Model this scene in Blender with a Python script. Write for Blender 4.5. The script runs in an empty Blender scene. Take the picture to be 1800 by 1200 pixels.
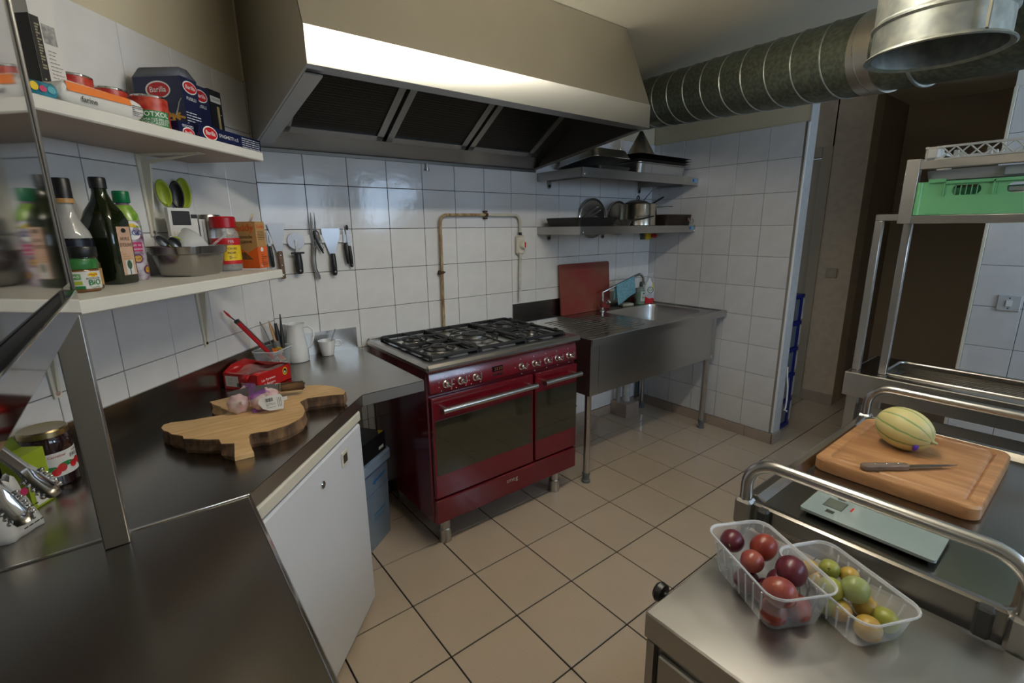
import bpy, math, random
from mathutils import Matrix, Vector
random.seed(7)
SC = bpy.context.scene
COL = SC.collection
PI = math.pi
# ------------------------------------------------------------------ camera, light, exposure
CAM = Vector((-0.477, -2.412, 1.485)); FPX = 839.87
AZ, EL, ROLL = 0.9072, -0.2331, -0.0118
_f = Vector((math.cos(AZ)*math.cos(EL), math.sin(AZ)*math.cos(EL), math.sin(EL)))
_r = _f.cross(Vector((0, 0, 1))).normalized(); _u = _r.cross(_f)
_r2 = math.cos(ROLL)*_r + math.sin(ROLL)*_u; _u2 = -math.sin(ROLL)*_r + math.cos(ROLL)*_u
cd = bpy.data.cameras.new('camera'); cam = bpy.data.objects.new('camera', cd); COL.objects.link(cam)
cam.matrix_world = Matrix(((_r2.x, _u2.x, -_f.x, CAM.x), (_r2.y, _u2.y, -_f.y, CAM.y), (_r2.z, _u2.z, -_f.z, CAM.z), (0, 0, 0, 1)))
cd.sensor_width = 36.0; cd.lens = FPX/1800*36.0; cd.clip_start = 0.02
cd.dof.use_dof = True; cd.dof.focus_distance = 2.3; cd.dof.aperture_fstop = 9.0
SC.camera = cam
SC.view_settings.view_transform = 'Standard'; SC.view_settings.look = 'None'
SC.view_settings.gamma = 1.0; SC.view_settings.use_curve_mapping = False
SC.view_settings.exposure = EXPOSURE = 0.22; TUBE = 76.0
w = bpy.data.worlds.new('world'); SC.world = w; w.use_nodes = True
bg = w.node_tree.nodes['Background']; bg.inputs[0].default_value = (0.62, 0.78, 1.0, 1); bg.inputs[1].default_value = 1.0

def area_light(name, loc, rot, sx, sy, power, color):
    ld = bpy.data.lights.new(name, 'AREA'); ld.shape = 'RECTANGLE'; ld.size = sx; ld.size_y = sy
    ld.energy = power; ld.color = color
    o = bpy.data.objects.new(name, ld); o.location = loc; o.rotation_euler = rot; COL.objects.link(o); return o
# daylight through the two windows of the wall behind the camera, and the door glass to the left of it
area_light('window_daylight', (1.0, -3.66, 1.775), (PI/2, 0, 0), 1.0, .64, 8, (0.62, 0.79, 1.0))
area_light('window_daylight', (2.25, -3.66, 1.775), (PI/2, 0, 0), 0.8, .64, 17, (0.54, 0.74, 1.0))

# ------------------------------------------------------------------ image to place helpers (measuring the photograph)
def ray(u, v):
    return _r2*((u-900)/FPX) + _u2*(-(v-600)/FPX) + _f
def zpt(u, v, z):
    d = ray(u, v); return CAM + d*((z-CAM.z)/d.z)
def ypt(u, v, y):
    d = ray(u, v); return CAM + d*((y-CAM.y)/d.y)
def xpt(u, v, x):
    d = ray(u, v); return CAM + d*((x-CAM.x)/d.x)
LA = -2.3136
LD = Vector((math.cos(LA), math.sin(LA), 0)); LN = Vector((-LD.y, LD.x, 0))
def LW(s, o, z): return Vector((LD.x*s+LN.x*o, LD.y*s+LN.y*o, z))
LROT = LA + PI            # local x runs along the left wall to the right, local y into the wall
XR = 2.829

# ------------------------------------------------------------------ mesh helpers
class MB:
    def __init__(self): self.v = []; self.f = []; self.m = []; self.M = None; self.mi = 0
    def add(self, vs, fs):
        b = len(self.v)
        for p in vs:
            p = Vector(p)
            self.v.append(self.M @ p if self.M is not None else p)
        for f in fs: self.f.append([i+b for i in f]); self.m.append(self.mi)
        return self
    def box(self, x0, x1, y0, y1, z0, z1, tx=0, ty=0):
        # tx, ty: taper of the top face
        vs = [(x0,y0,z0),(x1,y0,z0),(x1,y1,z0),(x0,y1,z0),(x0+tx,y0+ty,z1),(x1-tx,y0+ty,z1),(x1-tx,y1-ty,z1),(x0+tx,y1-ty,z1)]
        return self.add(vs, [(3,2,1,0),(4,5,6,7),(0,1,5,4),(1,2,6,5),(2,3,7,6),(3,0,4,7)])
    def cbox(self, x0, x1, y0, y1, z0, z1, c):
        # chamfered box
        vs = []; 
        X = (x0, x0+c, x1-c, x1); Y = (y0, y0+c, y1-c, y1); Z = (z0, z0+c, z1-c, z1)
        def id_(v): vs.append(v); return len(vs)-1
        idx = {}
        for sx in (0,1):
            for sy in (0,1):
                for sz in (0,1):
                    xo, xi = (X[0], X[1]) if sx == 0 else (X[3], X[2]); yo, yi = (Y[0], Y[1]) if sy == 0 else (Y[3], Y[2]); zo, zi = (Z[0], Z[1]) if sz == 0 else (Z[3], Z[2])
                    idx[(sx,sy,sz)] = (id_((xo,yi,zi)), id_((xi,yo,zi)), id_((xi,yi,zo)))
        fs = []
        for sx in (0,1):
            q = [idx[(sx,a,b)][0] for a, b in ((0,0),(1,0),(1,1),(0,1))]; fs.append(q if sx else q[::-1])
        for sy in (0,1):
            q = [idx[(a,sy,b)][1] for a, b in ((0,0),(1,0),(1,1),(0,1))]; fs.append(q[::-1] if sy else q)
        for sz in (0,1):
            q = [idx[(a,b,sz)][2] for a, b in ((0,0),(1,0),(1,1),(0,1))]; fs.append(q if sz else q[::-1])
        for a in (0,1):
            for b in (0,1):
                q = [idx[(0,a,b)][1], idx[(1,a,b)][1], idx[(1,a,b)][2], idx[(0,a,b)][2]]; fs.append(q if (a+b) % 2 == 0 else q[::-1])
                q = [idx[(a,0,b)][0], idx[(a,1,b)][0], idx[(a,1,b)][2], idx[(a,0,b)][2]]; fs.append(q[::-1] if (a+b) % 2 == 0 else q)
                q = [idx[(a,b,0)][0], idx[(a,b,1)][0], idx[(a,b,1)][1], idx[(a,b,0)][1]]; fs.append(q if (a+b) % 2 == 0 else q[::-1])
                for c2 in (0,1):
                    q = list(idx[(a,b,c2)]); fs.append(q if (a+b+c2) % 2 else q[::-1])
        return self.add(vs, fs)
    def cyl(self, p0, p1, r0, r1=None, n=24, cap=True):
        p0 = Vector(p0); p1 = Vector(p1); r1 = r0 if r1 is None else r1
        d = (p1-p0).normalized(); a = d.orthogonal().normalized(); b = d.cross(a)
        vs = []
        for p, r in ((p0, r0), (p1, r1)):
            for i in range(n):
                t = 2*PI*i/n; vs.append(p + a*(r*math.cos(t)) + b*(r*math.sin(t)))
        fs = [(i, (i+1) % n, n+(i+1) % n, n+i) for i in range(n)]
        if cap: fs += [tuple(range(n-1, -1, -1)), tuple(range(n, 2*n))]
        return self.add(vs, fs)
    def lathe(self, prof, n=32, o=(0, 0, 0), sx=1.0, sy=1.0, rotM=None):
        # profile of (radius, height) from bottom to top; zero radius closes it
        vs = []; rings = []
        for r, z in prof:
            if r < 1e-6: rings.append([len(vs)]); vs.append(Vector((0, 0, z)))
            else:
                rings.append(list(range(len(vs), len(vs)+n)))
                for i in range(n):
                    t = 2*PI*(i+.5)/n; vs.append(Vector((r*sx*math.cos(t), r*sy*math.sin(t), z)))
        fs = []
        for A, B in zip(rings, rings[1:]):
            for i in range(n):
                j = (i+1) % n
                if len(A) == 1 and len(B) == 1: continue
                if len(A) == 1: fs.append((A[0], B[j], B[i]))
                elif len(B) == 1: fs.append((A[i], A[j], B[0]))
                else: fs.append((A[i], A[j], B[j], B[i]))
        o = Vector(o)
        vs = [(rotM @ v if rotM is not None else v)+o for v in vs]
        return self.add(vs, fs)
    def tube(self, pts, r, n=10, closed=False, cap=True, flat=1.0):
        pts = [Vector(p) for p in pts]; N = len(pts)
        rs = r if isinstance(r, (list, tuple)) else [r]*N
        vs = []; prev = None
        for i, p in enumerate(pts):
            if closed: t = pts[(i+1) % N]-pts[i-1]
            else: t = pts[min(i+1, N-1)]-pts[max(i-1, 0)]
            t.normalize()
            if prev is None: a = t.orthogonal().normalized()
            else:
                a = prev - t*prev.dot(t)
                a = a.normalized() if a.length > 1e-6 else t.orthogonal().normalized()
            prev = a; b = t.cross(a)
            for k in range(n):
                q = 2*PI*k/n; vs.append(p + a*(rs[i]*math.cos(q)) + b*(rs[i]*flat*math.sin(q)))
        fs = []
        for i in range(N if closed else N-1):
            A = i*n; B = ((i+1) % N)*n
            for k in range(n): fs.append((A+k, A+(k+1) % n, B+(k+1) % n, B+k))
        if cap and not closed: fs += [tuple(range(n-1, -1, -1)), tuple(range((N-1)*n, N*n))]
        return self.add(vs, fs)
    def prism(self, poly, z0, z1, side=None, poly1=None):
        n = len(poly); p1 = poly1 or poly
        vs = [(x, y, z0) for x, y in poly] + [(x, y, z1) for x, y in p1]
        a = sum(poly[i][0]*poly[(i+1) % n][1]-poly[(i+1) % n][0]*poly[i][1] for i in range(n))
        rg = list(range(n))
        if a < 0: caps = [rg, [n+i for i in rg[::-1]]]; sd = [(i, n+i, n+(i+1) % n, (i+1) % n) for i in range(n)]
        else: caps = [rg[::-1], [n+i for i in rg]]; sd = [(i, (i+1) % n, n+(i+1) % n, n+i) for i in range(n)]
        m0 = self.mi
        b = len(self.v); self.add(vs, caps)
        if side is not None: self.mi = side
        for f in sd: self.f.append([i+b for i in f]); self.m.append(self.mi)
        self.mi = m0; return self
    def grid(self, fn, nu, nv, closed_u=False):
        vs = [fn(i/(nu if closed_u else nu-1) if nu > 1 else 0, j/(nv-1)) for j in range(nv) for i in range(nu)]
        fs = []
        for j in range(nv-1):
            for i in range(nu if closed_u else nu-1):
                k = (i+1) % nu; fs.append((j*nu+i, j*nu+k, (j+1)*nu+k, (j+1)*nu+i))
        return self.add(vs, fs)
    def ell(self, c, rx, ry, rz, nu=20, nv=12):
        c = Vector(c)
        prof = [(math.sin(PI*j/nv), -math.cos(PI*j/nv)) for j in range(nv+1)]
        prof[0] = (0, -1); prof[-1] = (0, 1)
        vs0 = len(self.v); M0 = self.M
        T = Matrix.Translation(c) @ Matrix.Diagonal((rx, ry, rz, 1))
        self.M = (M0 @ T) if M0 is not None else T
        self.lathe(prof, nu); self.M = M0; return self

def smooth_mesh(me, ang):
    if ang:
        me.polygons.foreach_set('use_smooth', [True]*len(me.polygons))
        try: me.set_sharp_from_angle(angle=math.radians(ang))
        except Exception: pass

def mesh_of(name, mb, mats, ang=35):
    me = bpy.data.meshes.new(name)
    me.from_pydata([tuple(p) for p in mb.v], [], mb.f)
    if not isinstance(mats, (list, tuple)): mats = [mats]
    for m in mats: me.materials.append(m)
    if len(mats) > 1: me.polygons.foreach_set('material_index', mb.m)
    smooth_mesh(me, ang); me.update(); return me

def link(name, me, parent=None):
    o = bpy.data.objects.new(name, me); COL.objects.link(o)
    if parent is not None: o.parent = parent
    return o
def obj(name, mb, mats, parent=None, ang=35, bevel=0, seg=2, solid=0):
    o = link(name, mesh_of(name, mb, mats, ang), parent)
    if solid:
        s = o.modifiers.new('solid', 'SOLIDIFY'); s.thickness = solid; s.offset = 0
    if bevel:
        b = o.modifiers.new('bevel', 'BEVEL'); b.width = bevel; b.segments = seg; b.limit_method = 'ANGLE'; b.angle_limit = math.radians(40)
    return o
def tag(o, label, cat, group=None):
    o['label'] = label; o['category'] = cat
    if group: o['group'] = group
    return o
def thing(name, label, cat, loc=(0, 0, 0), rz=0.0, group=None, rot=None):
    o = bpy.data.objects.new(name, None); COL.objects.link(o); o.empty_display_size = .05
    o.location = loc; o.rotation_euler = rot if rot is not None else (0, 0, rz)
    return tag(o, label, cat, group)
def struct(name, mb, mats, parent=None, ang=35, bevel=0):
    o = obj(name, mb, mats, parent, ang, bevel)
    if parent is None: o['kind'] = 'structure'
    return o
def dup(root, loc, rot=None, label=None, group=None):
    r = root.copy(); COL.objects.link(r); r.location = loc
    if rot is not None: r.rotation_euler = rot
    if label: r['label'] = label
    if group: r['group'] = group
    for ch in list(root.children):
        c = ch.copy(); COL.objects.link(c); c.parent = r
        for g in list(ch.children):
            d = g.copy(); COL.objects.link(d); d.parent = c
    return r

# lettering: every string is turned into mesh once, while the scene is still empty
_TX = {}
def text_geo(s, bold=0.0):
    k = (s, bold)
    if k not in _TX:
        c = bpy.data.curves.new('t', 'FONT'); c.body = s; c.size = 1.0; c.align_x = 'CENTER'; c.align_y = 'CENTER'; c.resolution_u = 3; c.offset = bold
        o = bpy.data.objects.new('t', c); COL.objects.link(o)
        dg = bpy.context.evaluated_depsgraph_get(); me = bpy.data.meshes.new_from_object(o.evaluated_get(dg))
        _TX[k] = ([tuple(v.co) for v in me.vertices], [tuple(p.vertices) for p in me.polygons])
        bpy.data.objects.remove(o); bpy.data.curves.remove(c); bpy.data.meshes.remove(me)
    return _TX[k]
for _s in ('Barilla', 'FUSILLI', 'SPAGHETTI n.5', 'TOMATES PELEES', 'CONCASSEES', 'GOTXOL', 'PAGO', 'Fruit de la', 'passion', 'Casino', 'BiO', 'BOUILLON', 'Legumes', 'MAGGI', 'Daddy', 'Cassonade', 'de canne', 'POIVRE', 'NOIR', '70%', '1kg', 'smeg', 'Cif', 'CUISINE', 'DEGRAISSANT', 'Rainett', 'HUILE', "D'OLIVE", 'farine', 'Les Pyrenees', 'de Bergere', 'FRUITS', 'confiture', 'Carrefour', 'AB', 'PROFESSIONNEL', 'ITALIANO', 'Lindt', '70'):
    text_geo(_s)
for _s in ('Barilla', 'Daddy', 'Cif', 'PAGO', 'GOTXOL', 'BiO'): text_geo(_s, .012)
def lettering(s, h, fn, mat, parent, name='lettering', bold=0.0):
    vs, fs = text_geo(s, bold)
    mb = MB(); mb.add([fn(x*h, y*h) for x, y, z in vs], fs)
    return obj(name, mb, mat, parent, ang=0)
def on_front(x0, y, z0, e=.0006):        # a face looking to -y
    return lambda a, b: (x0+a, y-e, z0+b)
def on_left(x, y0, z0, e=.0006):         # a face looking to -x
    return lambda a, b: (x-e, y0-a, z0+b)
def on_right(x, y0, z0, e=.0006):        # a face looking to +x
    return lambda a, b: (x+e, y0+a, z0+b)
def on_top(x0, y0, z, ang=0.0, e=.0006):
    c, s = math.cos(ang), math.sin(ang)
    return lambda a, b: (x0+a*c-b*s, y0+a*s+b*c, z+e)
def on_round(r, z0, a0=0.0, e=.0008):    # a bottle standing on z, a0 = 0 looks to -y
    return lambda a, b: ((r+e)*math.sin(a0+a/r), -(r+e)*math.cos(a0+a/r), z0+b)
def band(mb, r, z0, z1, a0=0.0, width=None, n=24, e=.0004, r1=None):
    # label band on a round body; width in metres, None goes all round
    r1 = r if r1 is None else r1
    half = PI if width is None else width/r/2
    def fn(u, v):
        a = a0-half+2*half*u; rr = (r+(r1-r)*v)+e
        return (rr*math.sin(a), -rr*math.cos(a), z0+(z1-z0)*v)
    return mb.grid(fn, n+1, 2)
def disc(mb, fn, rx, ry, n=28):
    mb.add([fn(rx*math.cos(2*PI*i/n), ry*math.sin(2*PI*i/n)) for i in range(n)], [tuple(range(n))]); return mb
def rect(mb, fn, x0, x1, y0, y1, nx=1):
    mb.add([fn(x0+(x1-x0)*i/nx, y) for y in (y0, y1) for i in range(nx+1)], [(i, i+1, nx+2+i, nx+1+i) for i in range(nx)]); return mb
def rrect(hx, hy, r, n=5, cx=0, cy=0):
    pts = []
    for sx, sy, a in ((1,1,0),(-1,1,PI/2),(-1,-1,PI),(1,-1,1.5*PI)):
        for k in range(n+1):
            t = a+PI/2*k/n; pts.append((cx+sx*(hx-r)+r*math.cos(t), cy+sy*(hy-r)+r*math.sin(t)))
    return pts
def loft(mb, rings, cap0=True, cap1=True):
    n = len(rings[0]); vs = [p for r in rings for p in r]; fs = []
    for j in range(len(rings)-1):
        for i in range(n):
            k = (i+1) % n; fs.append((j*n+i, j*n+k, (j+1)*n+k, (j+1)*n+i))
    if cap0: fs.append(tuple(range(n-1, -1, -1)))
    if cap1: fs.append(tuple(range((len(rings)-1)*n, len(rings)*n)))
    return mb.add(vs, fs)
def ring3(poly, z): return [(x, y, z) for x, y in poly]
def arc(c, r, a0, a1, n, plane='xz'):
    out = []
    for i in range(n+1):
        a = a0+(a1-a0)*i/n; p = (r*math.cos(a), r*math.sin(a))
        out.append(Vector((c[0]+p[0], c[1], c[2]+p[1])) if plane == 'xz' else Vector((c[0], c[1]+p[0], c[2]+p[1])) if plane == 'yz' else Vector((c[0]+p[0], c[1]+p[1], c[2])))
    return out

# ------------------------------------------------------------------ materials
def mat(name, col, rough=.5, metal=0.0, var=0.0, vscale=6.0, bump=0.0, bscale=40.0, stretch=None, alpha=1.0, trans=0.0, emit=None, coat=0.0, spec=None, col2=None, aniso=0.0, tangent=None, rvar=0.0, detail=3.0, ior=None):
    m = bpy.data.materials.new(name); m.use_nodes = True; nt = m.node_tree; b = nt.nodes['Principled BSDF']
    b.inputs['Base Color'].default_value = (*col, 1); b.inputs['Roughness'].default_value = rough; b.inputs['Metallic'].default_value = metal
    b.inputs['Alpha'].default_value = alpha; b.inputs['Transmission Weight'].default_value = trans; b.inputs['Coat Weight'].default_value = coat
    if coat: b.inputs['Coat Roughness'].default_value = .08
    if spec is not None: b.inputs['Specular IOR Level'].default_value = spec
    if ior is not None: b.inputs['IOR'].default_value = ior
    if emit: b.inputs['Emission Color'].default_value = (*emit[0], 1); b.inputs['Emission Strength'].default_value = emit[1]
    if aniso:
        b.inputs['Anisotropic'].default_value = aniso
        if tangent is not None:
            cx = nt.nodes.new('ShaderNodeCombineXYZ')
            for i in range(3): cx.inputs[i].default_value = tangent[i]
            nt.links.new(cx.outputs[0], b.inputs['Tangent'])
    if var or bump or rvar:
        tc = nt.nodes.new('ShaderNodeTexCoord'); mp = nt.nodes.new('ShaderNodeMapping')
        nt.links.new(tc.outputs['Object'], mp.inputs['Vector'])
        if stretch: mp.inputs['Scale'].default_value = stretch
    if var or rvar:
        n = nt.nodes.new('ShaderNodeTexNoise'); n.inputs['Scale'].default_value = vscale; n.inputs['Detail'].default_value = detail
        nt.links.new(mp.outputs[0], n.inputs['Vector'])
    if var:
        mx = nt.nodes.new('ShaderNodeMix'); mx.data_type = 'RGBA'
        c2 = col2 if col2 else tuple(max(0, c*(1-var)) for c in col)
        mx.inputs['A'].default_value = (*col, 1); mx.inputs['B'].default_value = (*c2, 1)
        r = nt.nodes.new('ShaderNodeMapRange'); r.inputs[1].default_value, r.inputs[2].default_value = (.25, .75) if metal > .9 else (.38, .66)
        nt.links.new(n.outputs['Fac'], r.inputs[0]); nt.links.new(r.outputs[0], mx.inputs['Factor']); nt.links.new(mx.outputs['Result'], b.inputs['Base Color'])
    if rvar:
        r = nt.nodes.new('ShaderNodeMapRange'); r.inputs[1].default_value = .2; r.inputs[2].default_value = .8
        r.inputs[3].default_value = max(.02, rough-rvar); r.inputs[4].default_value = min(1, rough+rvar)
        nt.links.new(n.outputs['Fac'], r.inputs[0]); nt.links.new(r.outputs[0], b.inputs['Roughness'])
    if bump:
        n2 = nt.nodes.new('ShaderNodeTexNoise'); n2.inputs['Scale'].default_value = bscale; n2.inputs['Detail'].default_value = 4
        nt.links.new(mp.outputs[0], n2.inputs['Vector'])
        bp = nt.nodes.new('ShaderNodeBump'); bp.inputs['Strength'].default_value = bump; bp.inputs['Distance'].default_value = .002
        nt.links.new(n2.outputs['Fac'], bp.inputs['Height']); nt.links.new(bp.outputs[0], b.inputs['Normal'])
    return m
def plain(name, r, g, b, rough=.45, **k): return mat(name, (r, g, b), rough, **k)
M = {}
M['steel'] = mat('brushed_steel', (.52, .51, .49), .28, 1.0)
M['steel_dull'] = mat('dull_steel', (.44, .43, .41), .36, 1.0)
M['steel_top'] = mat('worktop_steel', (.36, .335, .30), .24, 1.0)
M['steel_hood'] = mat('hood_steel', (.62, .60, .55), .33, 1.0, aniso=.85, tangent=(1, 0, 0), var=.08, vscale=3)
M['steel_fascia'] = mat('hood_fascia_steel', (.40, .39, .355), .29, 1.0, aniso=.92, tangent=(1, 0, 0), var=.05, vscale=3)
M['steel_mirror'] = mat('polished_steel', (.40, .39, .38), .06, 1.0)
M['steel_dark'] = mat('greasy_shaded_steel', (.13, .12, .105), .4, 1.0)  # grease and the enclosed hood's shade both put into this colour
M['under_brown'] = mat('underside_brown', (.40, .325, .285), .6)
M['chrome'] = mat('chrome', (.75, .75, .76), .1, 1.0)
M['blade'] = mat('blade_steel', (.36, .36, .37), .42, 1.0)
M['galv'] = mat('galvanised_steel', (.105, .12, .095), .45, .7, var=.6, vscale=62, col2=(.17, .19, .14), detail=1.5)
M['galv_light'] = mat('galvanised_light', (.26, .28, .26), .45, .8, var=.4, vscale=30, col2=(.38, .39, .35), detail=1.5)
M['black_plastic'] = plain('black_plastic', .012, .012, .013, .38)
M['black_iron'] = mat('cast_iron', (.014, .014, .015), .5, 0, bump=.1, bscale=180)
M['black_gloss'] = plain('black_gloss', .01, .01, .011, .12)
M['white_plastic'] = plain('white_plastic', .78, .78, .76, .35)
M['cream_plastic'] = plain('cream_plastic', .72, .68, .56, .4)
M['white_enamel'] = mat('white_enamel', (.74, .76, .80), .3, bump=.03, bscale=120)
M['porcelain'] = plain('porcelain', .80, .81, .80, .12, coat=.4)
M['shelf_white'] = mat('white_melamine', (.78, .77, .71), .42, var=.06, vscale=5)
M['paint'] = mat('cream_paint', (.66, .585, .42), .75, var=.05, vscale=2, bump=.05, bscale=60)
M['paint_white'] = mat('white_paint', (.72, .71, .67), .75, var=.06, vscale=4, bump=.1, bscale=70)
M['plaster'] = mat('rough_plaster', (.62, .62, .61), .85, bump=.7, bscale=110, var=.1, vscale=30)
M['beige_wall'] = mat('beige_roughcast', (.60, .49, .37), .9, bump=.8, bscale=90, var=.12, vscale=20)
M['brown_wall'] = mat('brown_wall', (.42, .345, .255), .9, bump=.3, bscale=60)
M['door_paint'] = mat('door_paint', (.45, .375, .28), .5)
M['ceiling'] = mat('ceiling_paint', (.80, .745, .60), .8, bump=.05, bscale=30)
M['grout'] = plain('dark_grout', .022, .018, .015, .9)
M['grout_pale'] = plain('pale_grout', .30, .29, .27, .9)
M['red_enamel'] = mat('red_enamel', (.125, .003, .009), .17, coat=.25)
M['knob_steel'] = mat('knob_steel', (.72, .71, .70), .2, 1.0)
M['blue_plastic'] = plain('blue_plastic', .012, .03, .28, .35)
M['rubber'] = plain('grey_rubber', .13, .14, .14, .6)
M['clear'] = mat('clear_plastic', (.85, .88, .92), .08, alpha=.16, spec=.8)
M['clear_rim'] = mat('clear_plastic_rim', (.85, .88, .92), .1, alpha=.5, spec=.8)
M['frost'] = mat('frosted_plastic', (.75, .78, .80), .25, alpha=.24)
M['white_card'] = plain('white_card', .70, .69, .66, .6)
M['white_ink'] = plain('white_ink', .80, .80, .78, .5)
M['black_ink'] = plain('black_ink', .015, .015, .015, .5)
M['red_ink'] = plain('red_ink', .55, .012, .018, .4)
M['navy_card'] = plain('navy_card', .008, .014, .06, .3)
M['orange_card'] = plain('orange_card', .75, .13, .015, .4)
M['brown_card'] = plain('kraft_card', .50, .28, .10, .5)
M['yellow_ink'] = plain('yellow_ink', .80, .56, .02, .4)
M['green_ink'] = plain('green_ink', .02, .20, .05, .4)
M['lime'] = plain('lime_plastic', .36, .46, .03, .4)
M['lime_card'] = plain('lime_card', .30, .40, .02, .5)
M['dark_grey'] = plain('dark_grey', .035, .036, .034, .5)
def floor_mat():
    m = mat('floor_tile_ceramic', (.55, .45, .345), .12, var=.08, vscale=2.2, col2=(.52, .425, .33), rvar=.05)
    nt = m.node_tree; b = nt.nodes['Principled BSDF']
    # fine speckle of the glaze
    tc = nt.nodes.new('ShaderNodeTexCoord'); n = nt.nodes.new('ShaderNodeTexNoise'); n.inputs['Scale'].default_value = 160; n.inputs['Detail'].default_value = 2
    nt.links.new(tc.outputs['Object'], n.inputs['Vector'])
    r = nt.nodes.new('ShaderNodeMapRange'); r.inputs[1].default_value = .62; r.inputs[2].default_value = .72; r.inputs[3].default_value = 1.0; r.inputs[4].default_value = .86
    nt.links.new(n.outputs['Fac'], r.inputs[0])
    src = b.inputs['Base Color'].links[0].from_socket
    mx = nt.nodes.new('ShaderNodeMix'); mx.data_type = 'RGBA'; mx.blend_type = 'MULTIPLY'; mx.inputs['Factor'].default_value = 1
    nt.links.new(src, mx.inputs['A']); nt.links.new(r.outputs[0], mx.inputs['B']); nt.links.new(mx.outputs['Result'], b.inputs['Base Color'])
    return m
M['floor_tile'] = floor_mat()
M['wall_tile'] = mat('wall_tile_glaze', (.80, .795, .785), .10, var=.05, vscale=14, bump=.012, bscale=7)
M['wall_tile_wavy'] = mat('wall_tile_wavy_glaze', (.68, .68, .69), .13, bump=.55, bscale=13)
M['wall_tile_marble'] = mat('wall_tile_veined', (.70, .70, .71), .16, var=.07, vscale=9, bump=.01, bscale=8)
M['plinth'] = mat('plinth_tile', (.40, .32, .26), .3, var=.1, vscale=8)
def wood(name, a, b, scale, stretch, dist=3.0, rough=.5):
    # long stretched noise for the grain plus large soft figure
    m = bpy.data.materials.new(name); m.use_nodes = True; nt = m.node_tree; bs = nt.nodes['Principled BSDF']; bs.inputs['Roughness'].default_value = rough
    tc = nt.nodes.new('ShaderNodeTexCoord'); mp = nt.nodes.new('ShaderNodeMapping'); mp.inputs['Scale'].default_value = stretch; mp.inputs['Rotation'].default_value = (0, 0, dist)
    g = nt.nodes.new('ShaderNodeTexNoise'); g.inputs['Scale'].default_value = scale; g.inputs['Detail'].default_value = 5; g.inputs['Distortion'].default_value = .6
    rp = nt.nodes.new('ShaderNodeValToRGB'); rp.color_ramp.elements[0].position = .32; rp.color_ramp.elements[1].position = .68; rp.color_ramp.elements[0].color = (*a, 1); rp.color_ramp.elements[1].color = (*b, 1)
    n = nt.nodes.new('ShaderNodeTexNoise'); n.inputs['Scale'].default_value = 6; n.inputs['Detail'].default_value = 3
    mx = nt.nodes.new('ShaderNodeMix'); mx.data_type = 'RGBA'; mx.inputs['B'].default_value = (*[c*.62 for c in a], 1)
    r = nt.nodes.new('ShaderNodeMapRange'); r.inputs[1].default_value = .48; r.inputs[2].default_value = .78; r.inputs[4].default_value = .55
    nt.links.new(tc.outputs['Object'], mp.inputs[0]); nt.links.new(mp.outputs[0], g.inputs['Vector']); nt.links.new(g.outputs['Fac'], rp.inputs[0])
    nt.links.new(tc.outputs['Object'], n.inputs['Vector']); nt.links.new(n.outputs['Fac'], r.inputs[0]); nt.links.new(r.outputs[0], mx.inputs['Factor'])
    nt.links.new(rp.outputs[0], mx.inputs['A']); nt.links.new(mx.outputs['Result'], bs.inputs['Base Color'])
    return m
M['wood_slab'] = wood('pale_wood', (.60, .36, .145), (.78, .54, .27), 22, (.35, 3.5, 1), .9)
M['wood_board'] = wood('board_wood', (.33, .15, .058), (.52, .28, .125), 14, (2.4, .35, 1), .25, .42)
M['wood_handle'] = wood('handle_wood', (.09, .04, .018), (.19, .10, .045), 40, (.6, 4, 4), 0, .4)
M['wood_grey'] = wood('worn_wood', (.13, .085, .06), (.24, .17, .125), 40, (.6, 4, 4), 0, .5)
M['bark'] = mat('bark', (.075, .042, .024), .9, bump=1.0, bscale=70, var=.6, vscale=45, col2=(.22, .125, .06), stretch=(1, 1, .25))
def perforated(name, base, hole, scale):
    m = mat(name, base, .4, 1.0); nt = m.node_tree; b = nt.nodes['Principled BSDF']
    tc = nt.nodes.new('ShaderNodeTexCoord'); v = nt.nodes.new('ShaderNodeTexVoronoi'); v.inputs['Scale'].default_value = scale; v.inputs['Randomness'].default_value = .12
    r = nt.nodes.new('ShaderNodeMapRange'); r.inputs[1].default_value = .30; r.inputs[2].default_value = .42
    mx = nt.nodes.new('ShaderNodeMix'); mx.data_type = 'RGBA'; mx.inputs['A'].default_value = (*hole, 1); mx.inputs['B'].default_value = (*base, 1)
    nt.links.new(tc.outputs['Object'], v.inputs['Vector']); nt.links.new(v.outputs['Distance'], r.inputs[0]); nt.links.new(r.outputs[0], mx.inputs['Factor']); nt.links.new(mx.outputs['Result'], b.inputs['Base Color'])
    return m
M['filter_mesh'] = perforated('grease_filter_mesh', (.06, .053, .043), (.003, .003, .003), 150)

# ------------------------------------------------------------------ setting
CEIL = 2.435
# floor: tiles laid square to the back wall, 30 cm pitch, joint recessed
fl = struct('floor', MB().box(-1.4, 5.8, -3.9, 1.2, -.12, -.006), M['grout'])
tm = mesh_of('floor_tile', MB().cbox(-.1470, .1470, -.1470, .1470, -.006, 0.0, .0010), M['floor_tile'], 0)
for i in range(-6, 19):
    for j in range(-6, 12):
        x = (i+.6824)*.3+.15; y = -(j+1.8935)*.3-.15
        if x < -1.2 or y < -3.6: continue
        if y > -.08 and x < XR-.1: continue
        if x > XR+.2 and y < -2.2: continue
        if y > .1 and not (2.9 < x < 4.1): continue
        if x > 4.4: continue
        if y < -2.4 and x > 2.8: continue
        t = link('floor_tile', tm, fl); t.location = (x, y, random.uniform(-.0004, .0004)); t.rotation_euler = (random.uniform(-.0012, .0012), random.uniform(-.0012, .0012), 0)
def tile_mesh(w_, h_, m, t=.007):
    return mesh_of('wall_tile', MB().cbox(0, w_, -t, 0, 0, h_, .0013), m, 0)
TP = .2016
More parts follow.
